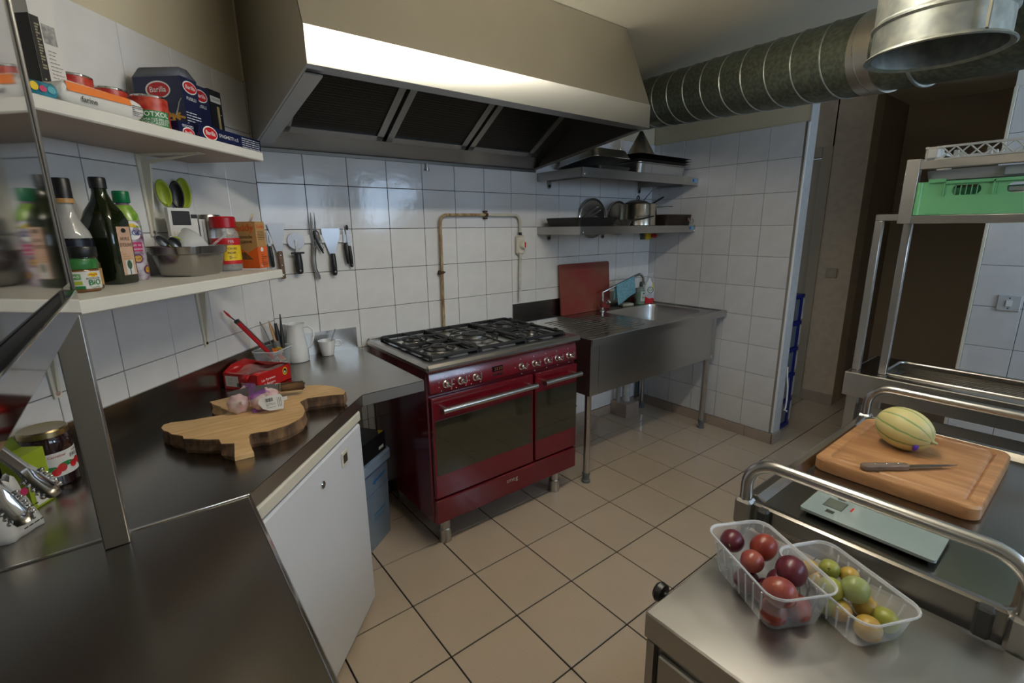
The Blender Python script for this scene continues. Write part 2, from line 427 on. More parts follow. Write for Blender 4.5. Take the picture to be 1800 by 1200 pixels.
def tiles(parent, P0, ux, length, z_top, z_bot, first=0.0, mats=None, skip=None):
    """lay 20 cm wall tiles on a wall; P0 corner at z=0, ux unit vector to the right as seen from the room"""
    rz = math.atan2(ux.y, ux.x); cache = {}
    xs = []; a = 0.0; b = first if first > .01 else TP
    while a < length-.01:
        e = min(b, length); xs.append((a, e)); a = e; b = e+TP
    z = z_top; rows = []
    while z > z_bot+.01: rows.append((max(z-TP, z_bot), z)); z -= TP
    for r, (z0, z1) in enumerate(rows):
        for c, (a, e) in enumerate(xs):
            if skip and skip(a, e, z0, z1): continue
            m = mats(r, c) if mats else M['wall_tile']
            k = (round(e-a, 3), round(z1-z0, 3), m.name)
            if k not in cache: cache[k] = tile_mesh(e-a-.0024, z1-z0-.0024, m)
            t = link('wall_tile', cache[k], parent)
            p = P0+ux*(a+.0012); t.location = (p.x, p.y, z0+.0012)
            t.rotation_euler = (random.uniform(-.003, .003), random.uniform(-.001, .001), rz+random.uniform(-.003, .003))
# back wall
mb = MB().box(-.15, XR+.0, .004, .2, 0, CEIL); wb = struct('wall_back', mb, M['paint'])
g = struct('grout_bed', MB().box(.0, XR-.002, .0005, .006, .07, 2.095), M['grout'], wb)
tiles(wb, Vector((0, 0, 0)), Vector((1, 0, 0)), XR-.003, 2.094, .075, TP, mats=lambda r, c: M['wall_tile_wavy'] if r <= 2 else M['wall_tile'])
# left wall, at 45 degrees to the back wall
mb = MB(); mb.M = Matrix.Translation((0, 0, 0)) @ Matrix.Rotation(LROT, 4, 'Z'); mb.box(-1.95, .0, .004, .2, 0, CEIL)
wl = struct('wall_left', mb, M['paint'])
mb = MB(); mb.M = Matrix.Rotation(LROT, 4, 'Z'); mb.box(-1.72, .0, .0005, .006, .3, 2.087); struct('grout_bed', mb, M['grout_pale'], wl)
tiles(wl, LW(1.70, 0, 0), -LD, 1.70, 2.0875, .48, 1.70-8*.2025, mats=lambda r, c: M['wall_tile'])
# right wall (partition) up to the doorway, with a rough end face and a white corner bead
YE = -1.095
wr = struct('wall_right', MB().box(XR+.004, XR+.105, YE, .2, 0, CEIL), [M['paint']])
struct('end_face', MB().box(XR+.002, XR+.107, YE-.006, YE, 0, CEIL), M['plaster'], wr)
struct('corner_bead', MB().cbox(XR-.010, XR+.004, YE-.008, YE+.004, .085, 2.082, .002), M['white_plastic'], wr)
struct('grout_bed', MB().box(XR-.0005, XR+.005, YE+.002, -.002, .07, 2.087), M['grout_pale'], wr)
tiles(wr, Vector((XR, -.002, 0)), Vector((0, -1, 0)), -YE-.014, 2.088, .078, .066, mats=lambda r, c: M['wall_tile_marble'])
# right wall beyond the doorway
YD = -1.955
wr2 = struct('wall_right_far', MB().box(XR+.004, XR+.105, -3.7, YD, 0, CEIL), [M['paint_white']])
struct('corner_bead', MB().cbox(XR-.010, XR+.006, YD-.012, YD+.002, .02, 2.09, .002), M['cream_plastic'], wr2)
struct('grout_bed', MB().box(XR-.0005, XR+.005, -3.6, YD-.003, .02, 2.087), M['grout_pale'], wr2)
tiles(wr2, Vector((XR, YD-.012, 0)), Vector((0, -1, 0)), 1.0, 2.088, .08, .176, mats=lambda r, c: M['wall_tile_marble'])
# skirting of cut floor tiles
sk = tag(struct('baseboard_back', MB().box(0, XR-.01, -.002, .003, .0, .07), M['grout']), 'x', 'x'); del sk['label']; del sk['category']
pm = mesh_of('plinth_tile', MB().cbox(0, .297, -.011, 0, 0, .074, .0015), M['plinth'], 0)
for k in range(5):
    t = link('plinth_tile', pm, sk); t.location = (XR-.012-.3*(k+1), 0, .0)
sk2 = struct('baseboard_right', MB().box(XR-.004, XR+.002, YE-.004, 0, .0, .07), M['grout'])
for k, wd in enumerate((.297, .297, .297, .185)):
    me = pm if wd > .29 else mesh_of('plinth_tile', MB().cbox(0, wd, -.011, 0, 0, .074, .0015), M['plinth'], 0)
    t = link('plinth_tile', me, sk2); t.location = (XR, -.012-.3*k, 0); t.rotation_euler = (0, 0, -PI/2)
t = link('plinth_tile', mesh_of('plinth_tile', MB().cbox(0, .118, -.011, 0, 0, .078, .0015), M['plinth'], 0), sk2); t.location = (XR-.011, YE-.007, 0)
# ceiling and the walls that close the kitchen behind the camera
struct('ceiling', MB().box(-1.4, 5.9, -3.9, 1.3, CEIL, CEIL+.1), M['ceiling'])
struct('wall_west', MB().box(-1.40, -1.30, -3.7, -1.2, 0, CEIL), M['paint_white'])
mb = MB(); YF = -3.6
for a, b, c, d in ((-1.4, .5, 0, CEIL), (.5, 2.65, 0, 1.45), (.5, 2.65, 2.1, CEIL), (1.5, 1.85, 1.45, 2.1), (2.65, 2.95, 0, CEIL)): mb.box(a, b, YF-.1, YF, c, d)
struct('wall_front', mb, M['paint_white'])
for n, (a, b) in enumerate(((.5, 1.5), (1.85, 2.65))):
    mb = MB()
    for q in ((a, a+.05, 1.45, 2.1), (b-.05, b, 1.45, 2.1), (a+.05, b-.05, 1.45, 1.5), (a+.05, b-.05, 2.05, 2.1), ((a+b)/2-.03, (a+b)/2+.03, 1.5, 2.05)): mb.box(q[0], q[1], YF-.07, YF-.02, q[2], q[3])
    struct('window_%d' % (n+1), mb, M['white_plastic'])
# the passage behind the partition
pw = struct('wall_passage', MB().box(3.97, 4.15, -1.08, -.83, 0, CEIL).box(3.97, 4.15, .12, 1.2, 0, CEIL).box(3.97, 4.15, -.84, .13, 2.08, CEIL), M['beige_wall'])
t = link('plinth_tile', mesh_of('plinth_tile', MB().cbox(3.955, 3.97, -1.085, -.84, 0, .09, .002), M['plinth'], 0), pw)
struct('wall_passage_end', MB().box(4.155, 6.0, -1.075, -.98, 0, CEIL), M['brown_wall'])
struct('wall_passage_far', MB().box(4.75, 4.9, -2.6, -1.08, 0, CEIL), M['brown_wall'])
struct('wall_passage_side', MB().box(XR+.1, 4.9, -2.75, -2.6, 0, CEIL), M['brown_wall'])
struct('wall_passage_north', MB().box(XR, 4.2, 1.15, 1.3, 0, CEIL), M['beige_wall'])
# door with its frame
dr = struct('door_1', MB().box(4.02, 4.06, -.76, .05, .01, 2.0), M['door_paint'])
mb = MB().box(3.965, 4.06, -.84, -.765, 0, 2.08).box(3.965, 4.06, .055, .13, 0, 2.08).box(3.965, 4.06, -.765, .055, 2.005, 2.08)
struct('door_frame', mb, M['door_paint'], dr, bevel=.004)
mb = MB()
for z0, z1 in ((.15, .9), (1.0, 1.85)):
    mb.box(4.012, 4.022, -.66, -.64, z0, z1).box(4.012, 4.022, -.07, -.05, z0, z1).box(4.012, 4.022, -.66, -.05, z0, z0+.02).box(4.012, 4.022, -.66, -.05, z1-.02, z1)
struct('door_moulding', mb, M['door_paint'], dr)
# ------------------------------------------------------------------ ceiling tube light (above the frame)
cl = thing('ceiling_light', 'white batten ceiling light with one fluorescent tube above the room', 'lamp', (.66, -1.73, CEIL))
obj('batten', MB().cbox(-.64, .64, -.022, .022, -.04, 0, .005), M['white_plastic'], cl)
obj('tube', MB().cyl((-.59, 0, -.105), (.59, 0, -.105), .014, n=16), mat('lamp_tube', (1, 1, 1), .5, emit=((1.0, .93, .80), TUBE)), cl)
for x in (-.62, .59): obj('lamp_holder', MB().box(x, x+.03, -.012, .012, -.12, -.04), M['white_plastic'], cl)

# ------------------------------------------------------------------ extractor hood
hd = thing('extractor_hood', 'large stainless steel canopy extractor hood above the red cooker', 'hood', (0, 0, 1.82))
Z0 = 1.82
def hz(z): return z-Z0
def side(x0, x1):
    mb = MB(); pr = [(-.004, hz(1.835)), (-.85, hz(1.952)), (-.85, hz(2.055)), (-.685, hz(CEIL-.002)), (-.004, hz(CEIL-.002))]
    n = 5; vs = [(x0, y, z) for y, z in pr]+[(x1, y, z) for y, z in pr]
    mb.add(vs, [(4,3,2,1,0), (5,6,7,8,9)]+[(i, (i+1) % 5, 5+(i+1) % 5, 5+i) for i in range(5)]); return mb
obj('side_panel', side(.004, .012), M['steel_dull'], hd); obj('side_panel', side(1.598, 1.606), M['steel_dull'], hd)
def slab(mb, P, Q, x0, x1, t=.006):
    # a sheet between two lines parallel to x: P, Q = (y, z)
    d = Vector((Q[0]-P[0], Q[1]-P[1])); n = Vector((-d.y, d.x)).normalized()*t
    vs = [(x0, P[0], P[1]), (x1, P[0], P[1]), (x1, Q[0], Q[1]), (x0, Q[0], Q[1])]+[(x0, P[0]+n.x, P[1]+n.y), (x1, P[0]+n.x, P[1]+n.y), (x1, Q[0]+n.x, Q[1]+n.y), (x0, Q[0]+n.x, Q[1]+n.y)]
    return mb.add(vs, [(0,1,2,3), (7,6,5,4), (4,5,1,0), (5,6,2,1), (6,7,3,2), (7,4,0,3)])
obj('fascia', MB().box(.004, 1.606, -.856, -.850, hz(1.952), hz(2.055)), M['steel_fascia'], hd)
obj('upper_panel', slab(MB(), (-.853, hz(2.055)), (-.69, hz(CEIL-.002)), .004, 1.606, -.005), M['steel_hood'], hd)
obj('fascia_return', slab(MB(), (-.85, hz(1.952)), (-.775, hz(1.955)), .01, 1.60, .004), M['steel_dull'], hd)
for x0, x1 in ((.012, .068), (1.572, 1.598)):
    mb = MB(); slab(mb, (-.79, hz(1.942)), (-.03, hz(1.836)), x0, x1, .005); obj('side_flange', mb, M['steel_dull'], hd)
obj('gutter', slab(MB(), (-.006, hz(1.833)), (-.095, hz(1.90)), .03, 1.598, .004), M['steel'], hd)
obj('gutter_lip', MB().box(.03, 1.598, -.02, -.009, hz(1.822), hz(1.836)), M['steel_dark'], hd)  # dark colour keeps the lip's reflection of the windows dim
# three mesh filters in their frames, tilted up to the front
FP, FQ = (-.10, hz(1.915)), (-.62, hz(2.22))
fx = [(.10, .545), (.565, 1.01), (1.03, 1.475)]
for a, b in fx:
    f = obj('grease_filter', slab(MB(), (FP[0]-.03, FP[1]+.02), (FQ[0]+.03, FQ[1]-.02), a+.03, b-.03, .02), M['filter_mesh'], hd)
    mb = MB()
    for p, q, c, d in ((FP, FQ, a, a+.032), (FP, FQ, b-.032, b)): slab(mb, p, q, c, d, .026)
    dv = Vector((FQ[0]-FP[0], FQ[1]-FP[1])).normalized()*.034
    slab(mb, FP, (FP[0]+dv.x, FP[1]+dv.y), a, b, .026); slab(mb, (FQ[0]-dv.x, FQ[1]-dv.y), FQ, a, b, .026)
    obj('filter_frame', mb, M['steel_dull'], f)
obj('end_filler', slab(MB(), FP, FQ, .012, .098, .02), M['steel_dull'], hd)
obj('end_filler', slab(MB(), FP, FQ, 1.477, 1.594, .02), M['steel_dark'], hd)
obj('inner_dark_sheet', MB().add([(1.594, -.02, hz(1.845)), (1.594, -.84, hz(1.96)), (1.594, -.84, hz(2.05)), (1.594, -.70, hz(2.35)), (1.594, -.02, hz(2.35))], [(0, 1, 2, 3, 4)]), M['steel_dark'], hd)  # dark sheet added over the side panel, shade inside the hood in its colour
obj('grease_plug', MB().cyl((.835, -.012, hz(1.822)), (.835, -.012, hz(1.80)), .008, n=14).cyl((.835, -.012, hz(1.80)), (.835, -.012, hz(1.787)), .013, n=14), M['steel_dull'], hd)

# ------------------------------------------------------------------ spiral duct with collar, and the open stub nearer the camera
A = Vector((2.37, -.18, 2.272)); B = Vector((1.93, -1.66, 2.135)); D = (B-A).normalized(); RD = .148
du = thing('spiral_duct', 'thick galvanised spiral air duct running below the ceiling from the hood', 'duct', A)
du.rotation_mode = 'QUATERNION'; du.rotation_quaternion = D.to_track_quat('Z', 'Y'); LDu = (B-A).length
obj('pipe', MB().cyl((0, 0, -.30), (0, 0, LDu), RD, n=64), M['galv'], du)
z = -.26
while z < LDu-.05:
    pts = [(RD*math.cos(t*PI/18), RD*math.sin(t*PI/18), z+.135*t/36) for t in range(0, 37)]
    obj('seam', MB().tube(pts, .0042, n=6, cap=False), M['galv_light'], du); z += .135
obj('collar', MB().cyl((0, 0, LDu-.01), (0, 0, LDu+.075), RD+.003, n=64), mat('foil_tape', (.50, .47, .41), .34, 1.0, bump=.3, bscale=30), du)
obj('tail_pipe', MB().cyl((0, 0, LDu+.07), (0, 0, LDu+.55), RD-.004, n=64), M['galv'], du)
obj('seam', MB().tube([(RD*math.cos(t*PI/18), RD*math.sin(t*PI/18), LDu+.2) for t in range(36)], .006, n=6, closed=True), M['galv_light'], du)
SP = Vector((1.395, -1.975, 1.952))
st = thing('duct_stub', 'open galvanised pipe end pointing down in front of the spiral duct', 'duct', SP)
R = .152; n = 64
obj('pipe', MB().lathe([(R, .0), (R, CEIL-SP.z-.002)], n).lathe([(R-.004, CEIL-SP.z-.01), (R-.004, .0)], n), M['galv_light'], st)
obj('flange', MB().lathe([(R-.004, 0.002), (R+.010, -.006), (R+.014, -.003), (R+.012, .001), (R, .008)], n), M['galv_light'], st)
obj('bead', MB().lathe([(R, .072), (R+.006, .078), (R+.006, .084), (R, .09)], n), M['galv_light'], st)
obj('weld_seam', MB().box(-.008, .008, -.002, .003, .0, CEIL-SP.z-.005), mat('solder', (.18, .17, .13), .5, .8), st).location = (R*math.cos(2.55+PI/2*0)*1, R*math.sin(-2.2)*1.0, 0)
el = [Vector((.0, 0, .22))+Vector((.30*math.sin(a)*.93, -.30*math.sin(a)*.36, .30-.30*math.cos(a)))*1.0 for a in [PI/2*k/10 for k in range(11)]]
obj('elbow', MB().tube([(.02, -.01, .30), (.10, -.04, .30), (.18, -.07, .315), (.26, -.10, .36), (.31, -.12, .43), (.325, -.125, .48)], .128, n=40, cap=False), M['galv_light'], st)

# ------------------------------------------------------------------ L shaped worktop along the left and back walls
H = .89
poly = [(.0, .0), (.378, .0), (.378, -.735), (.118, -.745), (-.345, -1.243), (-1.142, -1.243)]
poly = [(p[0]+(.003 if 0 < i < 2 else 0), p[1]-.002) for i, p in enumerate(poly)]
wt = thing('worktop', 'stainless steel worktop running along the left wall and the corner', 'worktop', (0, 0, 0))
mb = MB(); inner = [(.004, -.012), (.378, -.012), (.378, -.735), (.118, -.745), (-.345, -1.243), (-1.128, -1.243)]
mb.prism(inner, H-.003, H); obj('top', mb, M['steel_top'], wt)
mb = MB()
def edge(mb, a, b, z0, z1, t):
    a = Vector((*a, 0)); b = Vector((*b, 0)); d = (b-a).normalized(); n = Vector((d.y, -d.x, 0))*t
    return mb.prism([(a.x, a.y), (b.x, b.y), (b.x-n.x, b.y-n.y), (a.x-n.x, a.y-n.y)], z0, z1)
obj('front_edge', edge(MB(), (.378, -.735), (.118, -.745), H-.045, H-.0005, -.004), M['steel'], wt)
obj('front_edge', edge(MB(), (.118, -.745), (-.345, -1.243), H-.045, H-.0005, -.004), M['steel'], wt)
obj('front_edge', edge(MB(), (.378, -.015), (.378, -.735), H-.045, H-.0005, -.004), M['steel'], wt)
mb = MB(); mb.M = Matrix.Rotation(LROT, 4, 'Z'); mb.box(-1.69, -.004, -.016, -.0085, H-.01, H+.108).box(-1.69, -.004, -.0085, -.0075, H+.104, H+.108)
obj('splashback', mb, M['steel_top'], wt)
mb = MB().box(.004, .378, -.016, -.0085, H-.01, H+.108); obj('splashback', mb, M['steel'], wt)
for x, y in ((.33, -.06), (-1.0, -1.17), (-.36, -1.19)):
    obj('leg', MB().box(x-.018, x+.018, y-.018, y+.018, 0, H-.01), M['steel_dull'], wt)
# second table, nearer the camera
w2 = thing('steel_table', 'near stainless steel table with a sharp rim at the bottom left', 'table', (-.72, -1.75, 0))
obj('top', MB().box(-.41, .375, -.85, .498, H-.002, H+.001), M['steel_top'], w2)
obj('rim', MB().box(.369, .376, -.85, .5035, H-.05, H+.004), M['chrome'], w2, bevel=.0015); obj('rim', MB().box(-.41, .376, .497, .5035, H-.05, H+.0045), M['chrome'], w2, bevel=.0015); obj('rim', MB().box(-.41, .376, -.856, -.85, H-.05, H+.003), M['steel'], w2)
for x in (-.36, .33):
    for y in (-.8, .45): obj('leg', MB().box(x-.02, x+.02, y-.02, y+.02, 0, H-.01), M['steel_dull'], w2)
# overshelf on posts carrying a polished steel cabinet
ov = thing('overshelf', 'steel overshelf frame standing on a square post on the near table', 'shelf', (-.583, -1.276, H+.001))
ZS = 1.345-H
obj('post', MB().box(-.02, .02, -.02, .02, 0.0008, ZS), M['steel_dull'], ov, bevel=.002)
obj('post', MB().box(-.42, -.38, -.02, .02, 0.0008, ZS), M['steel_dull'], ov, bevel=.002)
obj('post', MB().box(-.02, .02, -1.02, -.98, 0.0008, ZS), M['steel_dull'], ov, bevel=.002)
obj('post', MB().box(-.42, -.38, -1.02, -.98, 0.0008, ZS), M['steel_dull'], ov, bevel=.002)
obj('rail', MB().box(-.02, .02, -1.02, .02, ZS, ZS+.04), M['steel_mirror'], ov, bevel=.002)
obj('rail', MB().box(-.42, -.38, -1.02, .02, ZS, ZS+.04), M['steel_mirror'], ov, bevel=.002)
obj('shelf_plate', MB().box(-.38, -.02, -1.02, .02, ZS+.005, ZS+.038), M['steel_dull'], ov)
cb = thing('steel_cabinet', 'polished steel cabinet with mirror side standing on the overshelf', 'cabinet', (-.583, -1.276, 1.385+.0018))
obj('body', MB().cbox(-.40, .014, -.98, .022, .012, .85, .003), M['steel_mirror'], cb)
obj('edge_trim', MB().cbox(.013, .0185, .011, .0235, .0, .85, .002), M['steel'], cb)
for x in (-.39, -.03): obj('foot', MB().box(x, x+.03, -.95, -.02, 0, .012), M['black_plastic'], cb)

# ------------------------------------------------------------------ white fridge under the worktop
fr = thing('undercounter_fridge', 'small white fridge with a cream top trim under the worktop', 'fridge', LW(.82, .585, 0), LROT)
# local x right, y into the wall, front is y = 0
obj('body', MB().cbox(-.325, .325, .045, .52, .03, .838, .004), M['white_enamel'], fr)
obj('top_trim', MB().cbox(-.328, .328, -.004, .53, .797, .842, .008), M['cream_plastic'], fr)
d = obj('door', MB().cbox(-.325, .325, 0, .042, .035, .79, .006), M['white_enamel'], fr)
obj('lock', MB().lathe([(.0125, 0), (.0125, .004), (.010, .006), (.0, .006)], 24, rotM=Matrix.Rotation(PI/2, 3, 'X'), o=(.005, .0, .72)).box(.004, .006, -.008, -.005, .714, .726), M['chrome'], d)
obj('badge', MB().cbox(.145, .195, -.004, 0, .700, .755, .003), M['cream_plastic'], d)
obj('badge_plate', MB().box(.155, .185, -.0048, -.003, .712, .742), M['steel_dull'], d)
obj('hinge', MB().cbox(-.345, -.320, -.004, .03, .60, .68, .003), M['white_plastic'], fr)
for x, y in ((-.28, .07), (.28, .07), (-.28, .48), (.28, .48)): obj('foot', MB().cyl((x, y, 0), (x, y, .03), .018), M['black_plastic'], fr)

# grey blue bin beside it, black box on top
BA = math.atan2(.592, .806)
bn = thing('storage_bin', 'grey blue plastic bin with a lid between fridge and cooker', 'bin', (.140, -.318, 0), BA)
mb = MB(); loft(mb, [ring3(rrect(.165, .140, .015), .0), ring3(rrect(.172, .147, .015), .405)]); bm_ = mat('bin_film', (.21, .27, .34), .2, coat=.3, bump=.12, bscale=9)
obj('bucket', mb, bm_, bn)
obj('lid', MB().prism(rrect(.188, .162, .03), .395, .455), mat('bin_lid', (.30, .37, .46), .3), bn, bevel=.012)
bf = lambda x, y: (x, -.1402-.007*y/.405-.0008, y)
obj('arrow_mark', MB().add([bf(.02, .335), bf(.055, .352), bf(.05, .343), bf(.14, .352), bf(.14, .340), bf(.05, .330), bf(.045, .318)], [(0, 6, 5, 4, 3, 2, 1)]), plain('blue_print', .02, .15, .34, .4), bn)
for z in (.285, .385): obj('printed_line', MB().add([bf(-.165, z), bf(.168, z), bf(.168, z+.002), bf(-.165, z+.002)], [(0, 1, 2, 3)]), M['blue_plastic'], bn)
pm_ = plain('blue_text', .04, .16, .28, .5)
for z, w_ in ((.165, .085), (.140, .070)):
    mb = MB(); rnd = random.Random(int(z*1000)); x = .02
    while x < .02+w_:
        l = rnd.uniform(.006, .016); mb.add([bf(x, z), bf(x+l, z), bf(x+l+.002, z+.013), bf(x+.002, z+.013)], [(0, 1, 2, 3)]); x += l+.004
    obj('worn_print', mb, pm_, bn, ang=0)['kind'] = 'stuff'
bb = thing('black_box', 'flat black appliance box lying on the grey blue bin', 'box', (.140, -.318, .4558), BA)
obj('case', MB().cbox(-.17, .150, -.155, .14, 0, .095, .004), M['black_plastic'], bb)
obj('sticker', MB().box(.085, .125, -.1558, -.154, .022, .036), M['white_card'], bb)
obj('warning_label', MB().add([(.10, -.15, .0952), (.145, -.15, .0952), (.14, -.12, .0952)], [(0, 1, 2)]), M['yellow_ink'], bb)

# ------------------------------------------------------------------ red range cooker
X0, X1, YF_ = .437, 1.342, -.64
ck = thing('range_cooker', 'wide dark red range cooker with five gas burners and two ovens', 'cooker', (X0, 0, 0))
W = X1-X0
obj('body', MB().cbox(0, W, YF_, -.03, .155, .895, .006), M['red_enamel'], ck)
for x in (.06, W-.12):
    for y in (-.58, -.12):
        obj('leg', MB().lathe([(.031, 0), (.031, .07), (.027, .075), (.027, .16)], 28, o=(x+.03, y, 0)), M['steel'], ck)
# sloping control panel
obj('control_panel', MB().add([(.004, YF_-.022, .79), (W-.004, YF_-.022, .79), (W-.004, YF_-.012, .875), (.004, YF_-.012, .875), (.004, YF_, .79), (W-.004, YF_, .79), (W-.004, YF_, .893), (.004, YF_, .893)],
    [(0,1,2,3), (3,2,6,7), (0,4,5,1), (0,3,7,4), (1,5,6,2)]), M['red_enamel'], ck, bevel=.004)
def py(z): return YF_-.022+(z-.79)/.085*.010
knobs = [.523, .599, .679, .949, 1.034, 1.115, 1.191, 1.274]
for i, kx in enumerate(knobs):
    x = kx-X0; zc = .822; y0 = py(zc)
    RM = Matrix.Rotation(PI/2-.1, 3, 'X')
    k = obj('control_knob', MB().lathe([(.017, 0), (.017, .004), (.012, .007), (.011, .024), (.008, .027), (0, .027)], 28, rotM=RM, o=(x, y0+.001, zc)), M['knob_steel'], ck)
    obj('knob_lever', MB().tube([(x, y0-.024, zc), (x+.009, y0-.034, zc-.005), (x+.010, y0-.035, zc+.008), (x+.010, y0-.034, zc+.026)], [.005, .0045, .0035, .003], n=10), M['knob_steel'], k)
    mb = MB()
    for t in range(9 if i < 3 else 4):
        a = (PI*1.5*t/8-PI*.25) if i < 3 else PI/2+PI/2*t
        px, pz = x+.036*math.cos(a), zc+.036*math.sin(a); mb.box(px-.0012, px+.0012, py(pz)-.0012, py(pz), pz-.0022, pz+.0022)
    obj('dial_marks', mb, M['white_ink'], k)['kind'] = 'stuff'
dx = .806-X0
p = obj('timer_display', MB().box(dx-.03, dx+.03, py(.838)-.002, py(.838)+.004, .826, .851), M['black_gloss'], ck)
dg = mat('display_digits', (.25, .06, .02), .5, emit=((.35, .12, .04), .25))
mb = MB()
for q in range(4):
    xx = dx-.018+q*.011+(.002 if q > 1 else 0)
    mb.box(xx, xx+.007, py(.838)-.0026, py(.838)-.002, .833, .8345).box(xx, xx+.007, py(.838)-.0026, py(.838)-.002, .843, .8445).box(xx+.006, xx+.007, py(.838)-.0026, py(.838)-.002, .833, .8445)
obj('digits', mb, dg, p)
for q in range(4):
    obj('timer_button', MB().lathe([(.0055, 0), (.0055, .004), (0, .0045)], 14, rotM=Matrix.Rotation(PI/2, 3, 'X'), o=(dx-.021+q*.014, py(.812)+.001, .812)), M['black_plastic'], ck)
glass = mat('oven_glass', (.028, .024, .012), .05, coat=.5)
def oven_door(a, b, c0, c1, ga, gb, gz0, gz1, name):
    d = obj(name, MB().cbox(a, b, YF_-.026, YF_-.002, c0, c1, .004), M['red_enamel'], ck)
    g = obj('oven_window', MB().box(ga, gb, YF_-.0275, YF_-.0255, gz0, gz1), glass, d)
    zh = .722; y1 = YF_-.068
    obj('door_handle', MB().tube([(a+.03, y1, zh), (b-.01 if name == 'oven_door' else b+.02, y1, zh)], .0125, n=20), M['steel'], d)
    xe = b-.01 if name == 'oven_door' else b+.02
    mb = MB()
    for x in (a+.05, xe-.025): mb.tube([(x, YF_-.026, zh), (x, y1, zh)], .008, n=12)
    obj('handle_mount', mb, M['steel'], d)
    return d
oven_door(.008, .585, .287, .768, .018, .574, .402, .665, 'oven_door')
oven_door(.600, W-.006, .287, .768, .604, W-.010, .402, .665, 'oven_door')
dw = obj('storage_drawer', MB().cbox(.006, W-.004, YF_-.026, YF_-.002, .158, .278, .004), M['red_enamel'], ck)
lettering('smeg', .036, on_front(.879-X0, YF_-.026, .237), M['knob_steel'], dw, bold=.0)
# hob: pressed steel top, trim, grates, burners
obj('hob_top', MB().cbox(-.012, W+.012, YF_-.036, -.012, .889, .922, .011), M['steel'], ck)
obj('hob_upstand', MB().box(0, W, -.03, -.014, .919, .932), M['steel'], ck, bevel=.002)
mb = MB()
for q in range(14):
    xx = .05+q*.062; mb.box(xx, xx+.035, -.0306, -.0295, .9245, .9275)
obj('vent_slot', mb, M['black_plastic'], ck)
obj('hob_well', MB().prism(rrect(W/2-.030, .282, .03, cx=W/2, cy=-.335), .9195, .9222), M['black_gloss'], ck)
tray_m = mat('hob_inner', (.62, .59, .51), .24, 1.0)
for xa, xb in ((.062, .288), (.312, W-.312), (W-.288, W-.062)):
    for ya, yb in ((-.575, -.345), (-.325, -.10)):
        obj('drip_tray', MB().prism(rrect((xb-xa)/2, (yb-ya)/2, .035, cx=(xa+xb)/2, cy=(ya+yb)/2), .9215, .9235), tray_m, ck)
burn = [(.17, -.46, .040), (.17, -.215, .034), (W/2, -.335, .066), (W-.165, -.215, .048), (W-.165, -.46, .028)]
for x, y, r in burn:
    b = obj('burner', MB().lathe([(r*1.45, .9235), (r*1.35, .928), (r*.98, .930), (r*.98, .941), (r*.85, .943), (0, .943)], 36, o=(x, y, 0)), M['steel_dull'], ck)
    obj('burner_cap', MB().lathe([(r*1.0, .941), (r*1.0, .947), (r*.85, .950), (r*.4, .950), (r*.36, .946), (0, .946)], 36, o=(x, y, 0)), M['black_iron'], b)
    obj('spark_plug', MB().cyl((x+r*1.15, y+.012, .93), (x+r*1.15, y+.012, .944), .0035, n=8), M['white_plastic'], b)
def grate(xa, xb, bs):
    mb = MB(); ya, yb = -.598, -.078; z = .944; t = .0055
    for x in (xa, xb): mb.cbox(x-t, x+t, ya, yb, z-.016, z, .003)
    for y in (ya, yb): mb.cbox(xa, xb, y-t, y+t, z-.016, z, .003)
    for x in (xa, xb):
        for y in (ya+.06, (ya+yb)/2, yb-.06): mb.ell((x, y, z-.003), .014, .020, .010, 10, 6)
        for y in (ya, yb): mb.cyl((x, y, .9225), (x, y, z-.01), .009, n=8)
    if len(bs) > 1: mb.cbox(xa, xb, (ya+yb)/2-t, (ya+yb)/2+t, z-.016, z, .003)
    for cx, cy, r in bs:
        g = r*.62
        lo, hi = (ya, yb) if len(bs) == 1 else ((ya, (ya+yb)/2) if cy < (ya+yb)/2 else ((ya+yb)/2, yb))
        for a in range(4):
            ex, ey = ((xb, cy), (cx, hi), (xa, cy), (cx, lo))[a]; dx_, dy_ = ((1, 0), (0, 1), (-1, 0), (0, -1))[a]
            mb.tube([(cx+dx_*g, cy+dy_*g, z+.002), (cx+dx_*g*2, cy+dy_*g*2, z+.003), (ex, ey, z-.004)], [.0035, .005, .0062], n=8)
        for a in range(4):
            an = PI/4+a*PI/2; mb.tube([(cx+r*1.15*math.cos(an), cy+r*1.15*math.sin(an), z-.002), (cx+r*1.9*math.cos(an), cy+r*1.9*math.sin(an), z-.006)], [.003, .0045], n=8)
        k_ = r*1.9; mb.tube([(cx+k_*math.cos(a*PI/14), cy+k_*math.sin(a*PI/14), z-.008) for a in range(28)], .004, n=6, closed=True)
    return obj('pan_support', mb, M['black_iron'], ck)
grate(.050, .299, [burn[0], burn[1]]); grate(.314, W-.314, [burn[2]]); grate(W-.299, W-.050, [burn[3], burn[4]])

# ------------------------------------------------------------------ sink unit on legs
SX0, SX1, SY, SZ = 1.412, 2.818, -.70, .888
sk_ = thing('sink_unit', 'stainless steel sink unit with drainer and deep apron on round legs', 'sink', (SX0, 0, 0))
SW = SX1-SX0; bx0, bx1, by0, by1 = .72, 1.30, -.61, -.135
